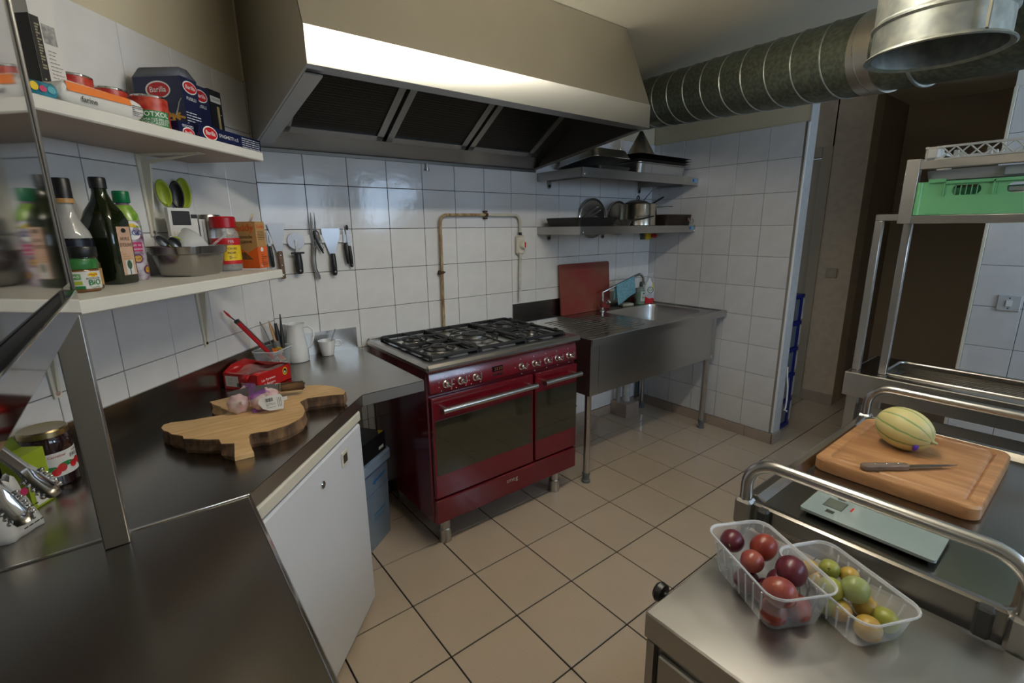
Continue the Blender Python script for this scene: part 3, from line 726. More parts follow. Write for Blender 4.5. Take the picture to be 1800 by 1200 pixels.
# top plate with a hole for the bowl
mb = MB(); outer = [(0, SY), (SW, SY), (SW, -.009), (0, -.009)]
inner = rrect((bx1-bx0)/2, (by1-by0)/2, .07, 5, (bx0+bx1)/2, (by0+by1)/2)
op = []
for x, y in inner:
    cx, cy = (bx0+bx1)/2, (by0+by1)/2; sx = (SW if x > cx else 0.0); sy = (-.002 if y > cy else SY)
    # push the hole outline out to the plate edge
    dx_, dy_ = x-cx, y-cy; kx = ((sx-cx)/dx_) if abs(dx_) > 1e-6 else 1e9; ky = ((sy-cy)/dy_) if abs(dy_) > 1e-6 else 1e9; k = min(kx, ky); op.append((cx+dx_*k, cy+dy_*k))
N = len(inner); vs = [(x, y, SZ) for x, y in inner]+[(x, y, SZ) for x, y in op]
mb.add(vs, [(i, N+i, N+(i+1) % N, (i+1) % N) for i in range(N)])
cs = [(0, -.009), (0, SY), (SW, SY), (SW, -.009)]
for c in cs:
    # fill the four corners
    best = sorted(range(N), key=lambda i: (op[i][0]-c[0])**2+(op[i][1]-c[1])**2)
    for i in range(N):
        a, b = op[i], op[(i+1) % N]
        if (abs(a[0]-b[0]) > 1e-5 and abs(a[1]-b[1]) > 1e-5) and {True} == {(abs(a[0]-c[0]) < 1e-5 or abs(a[1]-c[1]) < 1e-5) and (abs(b[0]-c[0]) < 1e-5 or abs(b[1]-c[1]) < 1e-5)}:
            mb.add([(a[0], a[1], SZ), (c[0], c[1], SZ), (b[0], b[1], SZ)], [(0, 1, 2)])
obj('top', mb, M['steel_top'], sk_, ang=0)
obj('raised_rim', MB().box(0, SW, SY, SY+.018, SZ-.001, SZ+.006).box(SW-.012, SW, SY, -.009, SZ-.001, SZ+.006).box(0, .008, SY, -.009, SZ-.001, SZ+.004), M['steel'], sk_, bevel=.003)
obj('front_fold', MB().box(0, SW, SY-.003, SY, SZ-.036, SZ+.004), M['steel'], sk_)
mb = MB(); rings = []
for s_, dz in ((1, 0), (.985, -.02), (.965, -.2), (.9, -.245), (.5, -.25), (.08, -.255)):
    cx, cy = (bx0+bx1)/2, (by0+by1)/2; rings.append([(cx+(x-cx)*s_, cy+(y-cy)*s_, SZ+dz) for x, y in inner])
loft(mb, rings, False, True); obj('bowl', mb, M['steel'], sk_, ang=50)
mb = MB()
for i in range(11):
    y = -.60+i*.042; x1 = .60
    mb.box(.12, x1, y-.004, y+.004, SZ-.0005, SZ+.0035, .01, .0035)
obj('drainer_rib', mb, M['steel_top'], sk_)
obj('apron', MB().box(.03, SW-.06, -.664, -.658, .55, SZ-.003), M['steel'], sk_)
obj('apron_joint', MB().box(.098, .101, -.6655, -.6635, .55, SZ-.03).box(SW-.105, SW-.102, -.6655, -.6635, .55, SZ-.03), M['chrome'], sk_)
obj('apron_side', MB().box(.03, .036, -.658, -.03, .55, SZ-.003), M['steel_dull'], sk_)
obj('apron_side', MB().box(SW-.066, SW-.06, -.658, -.03, .55, SZ-.003), M['steel_dull'], sk_)
obj('splashback', MB().box(-.004, SW-.002, -.016, -.0085, SZ-.01, SZ+.118), M['steel_top'], sk_)
for x, y in ((.033+.02, -.633), (SW-.10, -.633), (.055, -.085), (SW-.10, -.085)):
    l = obj('leg', MB().cyl((x, y, .06), (x, y, .56), .0195, n=24), M['steel'], sk_)
    obj('adjustable_foot', MB().lathe([(.026, 0), (.026, .012), (.020, .018), (.020, .045), (.024, .05), (.024, .062), (0, .062)], 24, o=(x, y, 0)), M['rubber'], l)
obj('maker_plate', MB().box(SW-.112, SW-.085, -.6665, -.6635, .553, .572), M['chrome'], sk_)

# ------------------------------------------------------------------ two wall shelves of folded steel
def wall_shelf(z0, z1, label, st_):
    t = thing('wall_shelf', label, 'shelf', (1.62, 0, z0), group=None); L = 1.205; h = z1-z0
    obj('plate', MB().box(.002, L-.002, -.395, -.045 if st_ else -.009, h-.004, h), M['steel_dull'], t)
    obj('front_lip', MB().box(0, L, -.40, -.395, 0, h), M['steel'], t)
    obj('end_cap', MB().box(0, .003, -.399, -.009, 0, h), M['steel_dull'], t)
    obj('end_cap', MB().box(L-.003, L, -.399, -.009, 0, h), M['steel_dull'], t)
    for x in ((.10, .63, 1.08) if st_ else (.10, 1.03)):
        b = obj('bracket', MB().box(x-.014, x+.014, -.016, -.0085, -.028, h-.004).cyl((x, -.016, -.026), (x, -.0085, -.026), .014, n=18).box(x+.011, x+.014, -.36, -.012, 0.004, h-.004), M['steel_dull'], t)
        obj('screw', MB().cyl((x, -.0195, -.027), (x, -.016, -.027), .006, n=10), M['black_iron'], b)
    lx = L-.02; s = obj('maker_sticker', MB().box(lx-.062, lx, -.4006, -.3995, h*.35, h*.85), plain('sticker_blue'+str(st_), .16, .34, .46, .4), t)
    obj('sticker_logo', disc(MB(), lambda a, b: (lx-.05+a, -.4010, h*.6+b), .010, .010), plain('sticker_navy'+str(st_), .02, .05, .3, .4), s)
    obj('rivet', MB().ell((.02, -.40, h*.3), .005, .003, .005, 10, 6).ell((L-.012, -.40, h*.2), .005, .003, .005, 10, 6), M['chrome'], t)
    return t
wall_shelf(1.768, 1.820, 'upper steel wall shelf holding trays and the conical sieve', 0)
wall_shelf(1.441, 1.489, 'lower steel wall shelf holding pots and pan lids above the sink', 1)

# ------------------------------------------------------------------ white shelves on the left wall
def melamine(z0, z1, s0, s1, dep, label):
    t = thing('melamine_shelf', label, 'shelf', LW(s1, 0, z0), LROT); L = s1-s0
    obj('board', MB().cbox(0, L, -dep, -.0085, 0, z1-z0, .003), M['shelf_white'], t)
    obj('underside', MB().box(.004, L-.004, -dep+.004, -.0095, -.0008, .0005), M['under_brown'], t)  # thin brown sheet added to darken the underside of the white board
    return t
def bracket(t, x, dep, drop, h):
    mb = MB().box(x-.017, x+.017, -dep*.85, -.009, -.0042, -.001)
    mb.add([(x-.018, -.0135, -.001), (x+.018, -.0135, -.001), (x+.010, -.0135, -drop), (x-.010, -.0135, -drop), (x-.018, -.0085, -.001), (x+.018, -.0085, -.001), (x+.010, -.0085, -drop), (x-.010, -.0085, -drop)], [(0,3,2,1), (4,5,6,7), (0,1,5,4), (1,2,6,5), (2,3,7,6), (3,0,4,7)])
    # pressed web of the bracket
    mb.add([(x-.003, -.012, -drop*.93), (x+.003, -.012, -drop*.93), (x+.004, -.012, -.02), (x-.004, -.012, -.02), (x-.003, -.018, -drop*.93), (x+.003, -.018, -drop*.93), (x+.004, -.042, -.03), (x-.004, -.042, -.03), (x+.003, -dep*.8, -.005), (x-.003, -dep*.8, -.005)],
        [(0, 1, 5, 4), (1, 2, 6, 5), (3, 0, 4, 7), (4, 5, 6, 7), (7, 6, 8, 9), (2, 8, 6), (3, 7, 9)])
    b = obj('bracket', mb, M['cream_plastic'], t)
    obj('screw', MB().cyl((x, -.015, -drop+.012), (x, -.0122, -drop+.012), .006, n=10).cyl((x, -dep*.5, -.006), (x, -dep*.5, -.004), .006, n=10).cyl((x, -dep*.78, -.006), (x, -dep*.78, -.004), .006, n=10), M['chrome'], b)
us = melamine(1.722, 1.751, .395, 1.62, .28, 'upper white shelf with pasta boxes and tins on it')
bracket(us, 1.62-.617, .25, .25, .03)
bracket(us, 1.62-1.35, .25, .25, .03)
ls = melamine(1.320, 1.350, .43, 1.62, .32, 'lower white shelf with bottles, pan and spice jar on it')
bracket(ls, 1.62-.435-.03, .27, .25, .03)
bracket(ls, 1.62-1.02, .27, .25, .03)
# ------------------------------------------------------------------ things on the upper white shelf
U = 1.7515
def lpl(u, v, off):
    # point seen at a pixel on a plane parallel to the left wall
    d = ray(u, v); return CAM + d*((off-CAM.dot(LN))/d.dot(LN))
def lthing(name, label, cat, s, o, z, rz=0.0, group=None): return thing(name, label, cat, LW(s, o, z), LROT+rz, group)
def pasta_logo(fn, w, parent):
    h = w*.27
    p = obj('brand_oval', disc(MB(), lambda a, b: fn(a, b, .0006), w/2, h*1.15), M['white_ink'], parent, ang=0)
    obj('red_oval', disc(MB(), lambda a, b: fn(a+w*.01, b, .0010), w*.44, h*.95), M['red_ink'], p, ang=0)
    lettering('Barilla', w*.27, lambda a, b: fn(a, b, .0015), M['white_ink'], p, bold=.012)
def fl_(x, y0, z0): return lambda a, b, e=.0006: (x-e, y0-a, z0+b)
def ff_(x0, y, z0): return lambda a, b, e=.0006: (x0+a, y-e, z0+b)
def ft_(x0, y0, z): return lambda a, b, e=.0006: (x0+a, y0+b, z+e)
def text_block(fn, x0, x1, y0, y1, m, parent, rows=6, name='small_print', seed=1, fill=.45):
    rnd = random.Random(seed); mb = MB(); dy = (y1-y0)/rows
    for r in range(rows):
        x = x0; y = y1-dy*(r+1)+dy*(1-fill)/2
        while x < x1-.001:
            l = rnd.uniform(.12, .35)*(x1-x0); e = min(x+l, x1); rect(mb, fn, x, e, y, y+dy*fill); x = e+.04*(x1-x0)
            if rnd.random() < .15: break
    o = obj(name, mb, m, parent, ang=0); o['kind'] = 'stuff'; return o
def pasta_pieces(fn, parent, w):
    rnd = random.Random(5); mb = MB()
    for k in range(9):
        cx, cy = rnd.uniform(-w, w), rnd.uniform(-w*.7, w*.7); a = rnd.uniform(0, PI)
        for q in range(5):
            t = (q-2)*.0055; disc(mb, lambda x, y: fn(cx+t*math.cos(a)+x, cy+t*math.sin(a)+y, .0008+.0001*q), .0042, .0036, 10)
    o = obj('pasta_print', mb, plain('pasta_yellow', .62, .33, .04, .45), parent, ang=0); o['kind'] = 'stuff'
# opened box of pasta spirals
x_, y_, z_ = .066, .150, .178
b = lthing('pasta_box', 'open dark blue box of spiral pasta with raised lid flaps', 'box', .640, .200, U)
obj('carton', MB().box(0, x_, 0, y_, 0, z_), M['navy_card'], b)
mb = MB().add([(0, 0, z_), (x_, 0, z_), (x_-.018, .012, z_+.028), (.016, .012, z_+.028)], [(0, 1, 2, 3)]).add([(0, 0, z_), (0, y_, z_), (.016, y_-.01, z_+.028), (.016, .012, z_+.028)], [(0, 3, 2, 1)]).add([(.016, .012, z_+.028), (x_-.018, .012, z_+.028), (x_-.018, y_-.012, z_+.030), (.016, y_-.012, z_+.030)], [(0, 1, 2, 3)])
obj('lid_flap', mb, plain('card_inside', .10, .11, .14, .5), b, solid=.0008)
pasta_logo(fl_(0, y_*.50, z_*.80), .078, b); pasta_logo(ff_(x_*.5, 0, z_*.86), .058, b)
lettering('FUSILLI', .016, on_left(0, y_*.5, z_*.60), M['white_ink'], b); lettering('FUSILLI', .013, on_front(x_*.5, 0, z_*.68), M['white_ink'], b)
pasta_pieces(fl_(0, .035, .06), b, .022)
obj('spoon_print', MB().tube([(-.0006, .030, .072), (-.0006, .022, .088), (-.0006, .014, .108), (-.0006, .006, .118)], [.003, .002, .0016, .001], n=5), M['grout_pale'], b)
text_block(ff_(x_*.5, 0, .05), -.03, .03, -.035, .035, M['white_ink'], b, 9, seed=3, fill=.3)
b = lthing('pasta_box', 'closed dark blue spiral pasta box right behind the open one', 'box', .530, .150, U)
obj('carton', MB().box(0, .076, 0, .10, 0, .190), M['navy_card'], b)
pasta_logo(ff_(.038, 0, .160), .062, b); lettering('FUSILLI', .013, on_front(.038, 0, .128), M['white_ink'], b)
text_block(ff_(.038, 0, .05), -.03, .03, -.03, .03, M['white_ink'], b, 9, seed=4, fill=.3)
b = lthing('pasta_box', 'narrow black pasta carton with a long slit window', 'box', .415, .125, U)
obj('carton', MB().box(0, .062, 0, .075, 0, .205), plain('black_card', .006, .008, .014, .35), b)
obj('label_strip', rect(MB(), on_front(.031, 0, .175), -.026, .026, -.010, .010), M['white_card'], b); lettering('ITALIANO', .009, on_front(.031, -.0006, .175), M['black_ink'], b)
obj('window', rect(MB(), on_front(.040, 0, .085), -.006, .006, -.07, .07), plain('pasta_strand', .48, .36, .14, .4), b)
obj('scale_mark', rect(MB(), on_front(.052, 0, .13), -.003, .003, -.0008, .0008), M['white_ink'], b)
b = lthing('spaghetti_box', 'flat dark blue spaghetti box lying along the shelf edge', 'box', .672, .258, U)
obj('carton', MB().box(0, .305, 0, .055, 0, .042), M['navy_card'], b)
pasta_logo(ff_(.045, 0, .021), .064, b); lettering('SPAGHETTI n.5', .0145, on_front(.132, 0, .022), M['white_ink'], b)
text_block(ff_(.248, 0, .021), -.050, .050, -.017, .017, M['white_ink'], b, 5, seed=6, fill=.3)
b = lthing('spaghetti_box', 'end of a second flat blue pasta box left of the spaghetti', 'box', .737, .245, U)
obj('carton', MB().box(0, .060, 0, .20, 0, .036), M['navy_card'], b)
pasta_logo(ff_(.036, 0, .009), .048, b); text_block(ff_(.036, 0, .027), -.022, .022, -.004, .004, M['white_ink'], b, 2, seed=8, fill=.4)
# tomato tins
TOM = mat('tomato_print', (.42, .02, .015), .3, var=.6, vscale=60, col2=(.55, .09, .05))
def tin(s, o, label, rot):
    t = lthing('tomato_tin', label, 'tin', s, o, U, rot, 'tomato tins on the upper shelf'); r = .0415; h = .096 if o < .18 else .084
    obj('can', MB().lathe([(0, 0), (r-.002, 0), (r, .002), (r, .005), (r-.002, .007), (r-.002, h-.007), (r, h-.005), (r, h-.002), (r-.002, h), (r-.006, h-.003), (0, h-.003)], 40), M['chrome'], t)
    p = obj('label_band', band(MB(), r-.001, .006, h-.006, n=40), TOM, t)
    obj('green_panel', band(MB(), r-.001, .006, .046, 0, .085, e=.0008), M['green_ink'], p)
    obj('red_panel', band(MB(), r-.001, .034, .046, -1.15, .032, e=.0008), M['red_ink'], p)
    obj('lime_panel', band(MB(), r-.001, .010, .033, -1.15, .032, e=.0008), M['lime'], p)
    lettering('GOTXOL', .0165, on_round(r, .036, .1), M['white_ink'], p, bold=.012)
    lettering('TOMATES PELEES', .0098, on_round(r, .0225, .1), M['white_ink'], p)
    lettering('CONCASSEES', .0105, on_round(r, .014, .1), M['white_ink'], p)
    return t
tin(.783, .208, 'red and green tomato tin nearest the open pasta box', -.85)
tin(.822, .130, 'middle one of the three tomato tins on the shelf', -.75)
tin(.936, .145, 'tomato tin behind the flour bag, farthest from the pasta', -.9)
# flour bag and blue packet
def soft_box(mb, x0, x1, y0, y1, z0, z1, k=.35, n=14, m=6, seed=1):
    rnd = random.Random(seed); cx, cy = (x0+x1)/2, (y0+y1)/2; rings = []
    for j in range(m+1):
        t = j/m; s_ = 1-.16*(abs(2*t-1)**2.4); pts = []
        for q, (px, py) in enumerate(rrect((x1-x0)/2*s_, (y1-y0)/2*s_, min(x1-x0, y1-y0)*k*.5, 4)):
            pts.append((cx+px*(1+.02*math.sin(q*1.7+j)), cy+py*(1+.03*math.sin(q*2.3+j*1.3)), z0+(z1-z0)*t*(1+.05*math.sin(q*.9+seed) if j == m else 1)))
        rings.append(pts)
    return loft(mb, rings)
b = lthing('flour_bag', 'white and orange paper bag of flour lying in front of the tins', 'bag', .985, .240, U, -.05)
obj('paper', soft_box(MB(), -.105, .10, -.033, .033, 0, .046, seed=3), M['white_card'], b, ang=60)
org = plain('orange_print', .78, .20, .03, .5)
obj('orange_panel', MB().add([(-.090, -.0345, .026), (.062, -.0348, .029), (.060, -.0320, .044), (-.088, -.0305, .045)], [(0, 1, 2, 3)]).add([(-.088, -.0305, .045), (.060, -.0320, .044), (.05, .02, .0505), (-.07, .02, .0505)], [(0, 1, 2, 3)]), org, b)
lettering('farine', .016, lambda a, b2: (-.045+a, -.0356, .015+b2), M['black_ink'], b, bold=.012)
text_block(lambda x, y: (.078+x, -.0350, .020+y), -.016, .016, -.013, .013, M['black_ink'], b, 6, seed=9, fill=.3)
b = lthing('biscuit_packet', 'small shiny blue packet at the left end of the upper shelf', 'packet', 1.125, .240, U, -.05)
obj('wrapper', soft_box(MB(), -.030, .032, -.028, .028, 0, .030, seed=5), mat('blue_wrapper', (.01, .10, .17), .2, var=.7, vscale=25, col2=(.05, .30, .40)), b, ang=60)
obj('yellow_badge', disc(MB(), lambda a, c: (-.018+a, -.0293, .017+c), .008, .008), M['yellow_ink'], b)
obj('pink_badge', disc(MB(), lambda a, c: (-.002+a, -.0295, .015+c), .007, .006), plain('pink_ink', .6, .06, .15, .4), b)
obj('fish_print', disc(MB(), lambda a, c: (.015+a, -.0293, .016+c), .008, .007), plain('pale_blue_ink', .12, .42, .50, .4), b)
# tall carton
b = lthing('tall_carton', 'tall white carton with a black printed side at the left end', 'box', 1.058, .200, U)
obj('carton', MB().box(0, .056, 0, .056, 0, .345), M['white_card'], b)
obj('black_side', MB().box(-.0008, .0, .001, .055, 0, .180), M['black_ink'], b)
obj('black_front', MB().box(0, .018, -.0008, 0, 0, .178), M['black_ink'], b)
text_block(lambda x, y: (.011+x, -.0012, .12+y), -.005, .004, -.045, .045, plain('gold_print', .38, .34, .22, .5), b, 16, seed=21, fill=.6)
text_block(lambda x, y: (.010+x, -.0012, .03+y), -.005, .005, -.028, .028, plain('gold_print2', .38, .34, .22, .5), b, 10, seed=22, fill=.6)
text_block(lambda x, y: (.037+x, -.0006, .085+y), -.012, .014, -.055, .035, plain('grey_ink', .25, .25, .25, .5), b, 12, seed=23, fill=.25)
obj('grey_picture', rect(MB(), lambda x, y: (.034+x, -.0006, .150+y), -.013, .016, -.020, .018), mat('engraving', (.40, .40, .39), .5, var=.6, vscale=80), b)
obj('brown_picture', MB().add([(.028, -.0006, .262), (.052, -.0006, .264), (.050, -.0006, .243), (.043, -.0006, .256)], [(0, 3, 2, 1)]), plain('brown_ink', .22, .15, .09, .5), b)
mb = MB().tube([(.014+.0045*q, -.0008, .236-.0012*q+.0018*math.sin(q*2.4)) for q in range(9)], .0012, n=5); obj('script_writing', mb, M['black_ink'], b)

# ------------------------------------------------------------------ things on the lower white shelf
V = 1.3505
dark_glass = mat('dark_green_glass', (.010, .016, .004), .06, coat=.5)
black_glass = plain('dark_vinegar', .010, .008, .008, .08, coat=.5)
b = lthing('vinegar_bottle', 'round bottle with black cap and black label behind the small jars', 'bottle', .970, .095, V)
obj('glass', MB().lathe([(0, 0), (.037, 0), (.040, .004), (.040, .120), (.036, .138), (.021, .168), (.0155, .190), (.0155, .232), (0, .232)], 36), mat('clear_bottle_glass', (.42, .42, .40), .08, coat=.5), b)
obj('vinegar', MB().lathe([(.0406, .0), (.0406, .122)], 36), black_glass, b)
obj('cap', MB().lathe([(.0185, .210), (.0185, .262), (.017, .265), (0, .265)], 30), M['black_plastic'], b)
obj('gold_ring', MB().lathe([(.019, .206), (.0192, .207), (.0192, .216), (.019, .217)], 30), plain('gold', .55, .30, .10, .3), b)
lb = obj('label_band', band(MB(), .0408, .03, .118, -.6, .11), plain('navy_label', .008, .009, .02, .3), b)
lettering('Casino', .024, on_round(.0414, .092, -.5), M['white_ink'], lb, bold=.01)
obj('gold_curve', band(MB(), .0413, .066, .070, -.5, .05), plain('gold_label', .4, .24, .10, .4), lb)
obj('blue_mark', band(MB(), .0413, .045, .062, -1.35, .018), plain('blue_mark', .02, .08, .5, .4), lb)
# olive oil: square bottle
b = lthing('oil_bottle', 'tall square dark green oil bottle with a pale pink label', 'bottle', .880, .105, V, .14)
mb = MB(); sq = lambda h, r: rrect(h, h, r, 5)
loft(mb, [ring3(sq(.036, .012), 0), ring3(sq(.039, .013), .006), ring3(sq(.039, .013), .165), ring3(sq(.034, .02), .19), ring3(sq(.022, .018), .215), ring3(sq(.0165, .0163), .235), ring3(sq(.0160, .0158), .25)])
obj('glass', mb, dark_glass, b, ang=50)
obj('cap', MB().lathe([(.0185, .247), (.0185, .272), (.017, .275), (0, .275)], 28), M['black_plastic'], b)
lab = obj('label', rect(MB(), on_front(0.002, -.039, .085), -.024, .024, -.062, .065), plain('pink_label', .62, .40, .28, .55), b)
lettering('HUILE', .0125, on_front(.002, -.0396, .118), M['black_ink'], lab); lettering("D'OLIVE", .0125, on_front(.002, -.0396, .102), M['black_ink'], lab)
text_block(on_front(.002, -.0396, .075), -.02, .02, -.012, .012, M['brown_card'], lab, 4, seed=31, fill=.3)
obj('crest', disc(MB(), on_front(.002, -.0396, .140), .009, .006), M['black_ink'], lab)
tr_ = obj('tree_print', rect(MB(), on_front(.002, -.0396, .042), -.014, .014, -.018, .020), M['white_card'], lab)
obj('tree_crown', disc(MB(), on_front(.002, -.0400, .050), .009, .012), plain('tree_green', .05, .12, .06, .5), tr_)
obj('tree_trunk', rect(MB(), on_front(.002, -.0400, .032), -.0015, .0015, -.008, .008), M['black_ink'], tr_)
# fruit juice
b = lthing('juice_bottle', 'plastic juice bottle with green cap and passion fruit sleeve', 'bottle', .795, .085, V)
body = [(0, 0), (.030, 0), (.034, .006), (.034, .045), (.0325, .055), (.034, .065), (.034, .155), (.030, .185), (.018, .208), (.0145, .214), (.0145, .226), (0, .226)]
obj('sleeve', MB().lathe(body, 36), mat('juice_sleeve', (.55, .52, .56), .2, var=.75, vscale=28, col2=(.13, .03, .10)), b)
obj('green_shoulder', MB().lathe([(.0344, .148), (.0304, .186), (.0184, .209)], 36), mat('leafy_sleeve', (.10, .28, .02), .2, var=.6, vscale=30, col2=(.32, .50, .08)), b)
obj('cap', MB().lathe([(.0185, .215), (.020, .218), (.0195, .244), (.018, .247), (0, .247)], 30), plain('green_cap', .0, .17, .055, .35), b)
lb = obj('logo_disc', MB().grid(lambda u, v: on_round(.034, .140, -.55)(.026*v*math.cos(2*PI*u), .026*v*math.sin(2*PI*u)), 24, 2, True), M['white_ink'], b)
lettering('PAGO', .019, on_round(.0348, .133, -.5), plain('juice_blue', .01, .05, .28, .4), lb, bold=.012)
obj('sun_print', MB().grid(lambda u, v: on_round(.0345, .149, -.5)(.012*v*math.cos(PI*u), .010*v*math.sin(PI*u)), 14, 2), M['yellow_ink'], lb)
pk = obj('pink_label', band(MB(), .034, .082, .108, -.35, .03), plain('magenta_ink', .50, .02, .14, .4), b)
lettering('Fruit de la', .0095, on_round(.0346, .100, -.35), M['white_ink'], pk); lettering('passion', .0095, on_round(.0346, .089, -.35), M['white_ink'], pk)
for a0, zz in ((-1.2, .10), (-.45, .062), (-1.0, .026), (.2, .03)):
    f = obj('fruit_print', MB().grid(lambda u, v: on_round(.0343, zz, a0)(.013*v*math.cos(2*PI*u), .013*v*math.sin(2*PI*u)), 20, 2, True), plain('passion_skin', .14, .03, .12, .4), b)
    obj('fruit_flesh', MB().grid(lambda u, v: on_round(.0346, zz, a0)(.009*v*math.cos(2*PI*u), .009*v*math.sin(2*PI*u)), 20, 2, True), mat('passion_flesh', (.68, .40, .03), .4, var=.5, vscale=220, col2=(.25, .12, .02)), f)
# two small jars in front
b = lthing('stock_jar', 'small jar with a green lid and a printed paper label', 'jar', 1.050, .180, V, -.25)
obj('glass', MB().lathe([(0, 0), (.032, 0), (.035, .004), (.035, .048), (.031, .054), (0, .054)], 36), plain('stock_powder', .20, .08, .02, .2, coat=.4), b)
obj('lid', MB().lathe([(.0345, .053), (.0355, .055), (.0355, .073), (.034, .076), (0, .076)], 40), plain('lid_green', .03, .17, .035, .35), b)
lb = obj('label_band', band(MB(), .035, .008, .048, 0, .19), M['white_card'], b)
obj('red_badge', MB().grid(lambda u, v: on_round(.0354, .040, .15)(.011*v*math.cos(2*PI*u), .0055*v*math.sin(2*PI*u)), 20, 2, True), M['yellow_ink'], lb)
lettering('MAGGI', .006, on_round(.0362, .040, .15), M['red_ink'], lb)
lettering('BOUILLON', .0062, on_round(.0358, .0315, .15), M['black_ink'], lb)
lettering('BiO', .018, on_round(.0358, .0215, .20), M['green_ink'], lb, bold=.012)
lettering('Legumes', .006, on_round(.0358, .0115, .2), M['green_ink'], lb)
obj('green_square', band(MB(), .0354, .030, .043, -.75, .016), plain('ab_green', .12, .35, .10, .5), lb); lettering('AB', .009, on_round(.0362, .0365, -.75), M['white_ink'], lb)
obj('green_square', band(MB(), .0354, .018, .026, -.75, .018), M['lime'], lb)
obj('green_strip', band(MB(), .0354, .008, .015, -.8, .03), M['green_ink'], lb)
b = lthing('spice_jar', 'small dark jar with a black lid behind the green lid jar', 'jar', 1.010, .150, V)
obj('glass', MB().lathe([(0, 0), (.031, 0), (.033, .004), (.033, .062), (.028, .072), (.028, .078), (0, .078)], 36), plain('amber_glass', .10, .05, .02, .1, coat=.4), b)
obj('lid', MB().lathe([(.0305, .078), (.0315, .080), (.0315, .100), (.030, .103), (0, .103)], 36), M['black_plastic'], b)
obj('label_band', band(MB(), .033, .01, .05, .6, .06), M['brown_card'], b)
# steel pan with a rim, utensils inside
b = lthing('gastro_pan', 'deep stainless steel pan with a flanged rim full of utensils', 'pan', .635, .135, V)
mb = MB(); rr = lambda a, c, r: rrect(a, c, r, 6)
loft(mb, [ring3(rr(.072, .058, .04), 0), ring3(rr(.081, .066, .045), .008), ring3(rr(.093, .078, .05), .066), ring3(rr(.098, .083, .052), .069), ring3(rr(.101, .086, .054), .090), ring3(rr(.113, .098, .05), .0905), ring3(rr(.113, .098, .05), .0885+.0035), ring3(rr(.099, .084, .05), .0915), ring3(rr(.091, .076, .05), .07), ring3(rr(.076, .064, .04), .006)], True, True)
obj('body', mb, mat('pan_grey', (.40, .385, .36), .24, 1.0), b, ang=40)
bx = LW(.635, .135, V)
def lpt(s, o, z): return LW(s, o, z)
t = thing('ceramic_bowl', 'white porcelain bowl tipped on its side inside the steel pan', 'bowl', LW(.632, .135, V+.085), 0)
_ax = (-LD*.80+LN*.30+Vector((0, 0, .50))).normalized(); t.rotation_mode = 'QUATERNION'; t.rotation_quaternion = _ax.to_track_quat('Z', 'Y')
obj('body', MB().lathe([(0, -.028), (.026, -.028), (.030, -.025), (.044, -.002), (.052, .024), (.055, .028), (.052, .029), (.048, .024), (.038, .0), (0, -.018)], 40), M['porcelain'], t)
def handle_spoon(name, label, cat, P, Q, r, m, bowl=None, group=None, head='spoon', hl=.075, hw=.028, hm=None, face=None):
    # a utensil from its handle end P to the head tip Q
    P = Vector(P); Q = Vector(Q); d = (Q-P); L = d.length; d.normalize()
    t = thing(name, label, cat, P, 0, group); t.rotation_mode = 'QUATERNION'
    fv = Vector(face) if face is not None else (CAM-P); fv = (fv-d*fv.dot(d)).normalized()
    xv = fv.cross(d); t.rotation_quaternion = Matrix(((xv.x, fv.x, d.x), (xv.y, fv.y, d.y), (xv.z, fv.z, d.z))).to_quaternion()
    obj('handle', MB().tube([(0, 0, 0), (0, 0, L*.3), (0, 0, L-hl*.9)], [r*.9, r, r*.7], n=10), hm or m, t)
    if head == 'spoon':
        mb = MB()
        def fn(u, v):
            a = 2*PI*u; k = v; return (hw*k*math.cos(a), -.010*(1-k*k), L-hl/2+hl/2*k*math.sin(a))
        mb.grid(fn, 24, 6, True); obj('spoon_bowl', mb, m, t, ang=60, solid=.003)
    elif head == 'spatula':
        obj('blade', MB().prism([(-hw*.6, L-hl), (hw*.6, L-hl), (hw, L-.01), (hw*.9, L), (-hw*.9, L), (-hw, L-.01)], -.002, .002), m, t, bevel=.001).rotation_euler = (PI/2, 0, 0)
        t.children[-1].rotation_euler = (PI/2, 0, 0)
    return t
handle_spoon('spoon', 'lime green spoon head nearest the bracket behind the cartons', 'spoon', LW(.535, .050, V+.02), LW(.598, .045, 1.648), .004, M['lime'], hl=.085, hw=.019)
handle_spoon('spoon', 'largest lime green spoon head right of the black one', 'spoon', LW(.520, .050, V+.02), LW(.502, .045, 1.662), .004, M['lime'], hl=.105, hw=.023)
handle_spoon('spoon', 'black spoon head between the two lime green ones', 'spoon', LW(.528, .052, V+.02), LW(.545, .052, 1.648), .004, M['black_plastic'], hl=.09, hw=.019)
handle_spoon('spoon', 'small lime green spoon lying in the steel pan', 'spoon', LW(.60, .14, V+.02), LW(.69, .12, V+.118), .004, M['lime'], hl=.055, hw=.02)
handle_spoon('cutlery', 'dark steel fork handle sticking out at the pan left', 'cutlery', LW(.62, .14, V+.02), LW(.752, .13, V+.125), .003, M['blade'], hl=.05, hw=.012)
handle_spoon('cutlery', 'second steel spoon sticking out at the left of the pan', 'cutlery', LW(.62, .15, V+.02), LW(.725, .15, V+.120), .003, M['blade'], hl=.05, hw=.013)
handle_spoon('measuring_spoon', 'small clear plastic scoop across the right rim of the pan', 'spoon', LW(.560, .165, V+.092), LW(.478, .185, V+.142), .004, M['frost'], hl=.025, hw=.010)
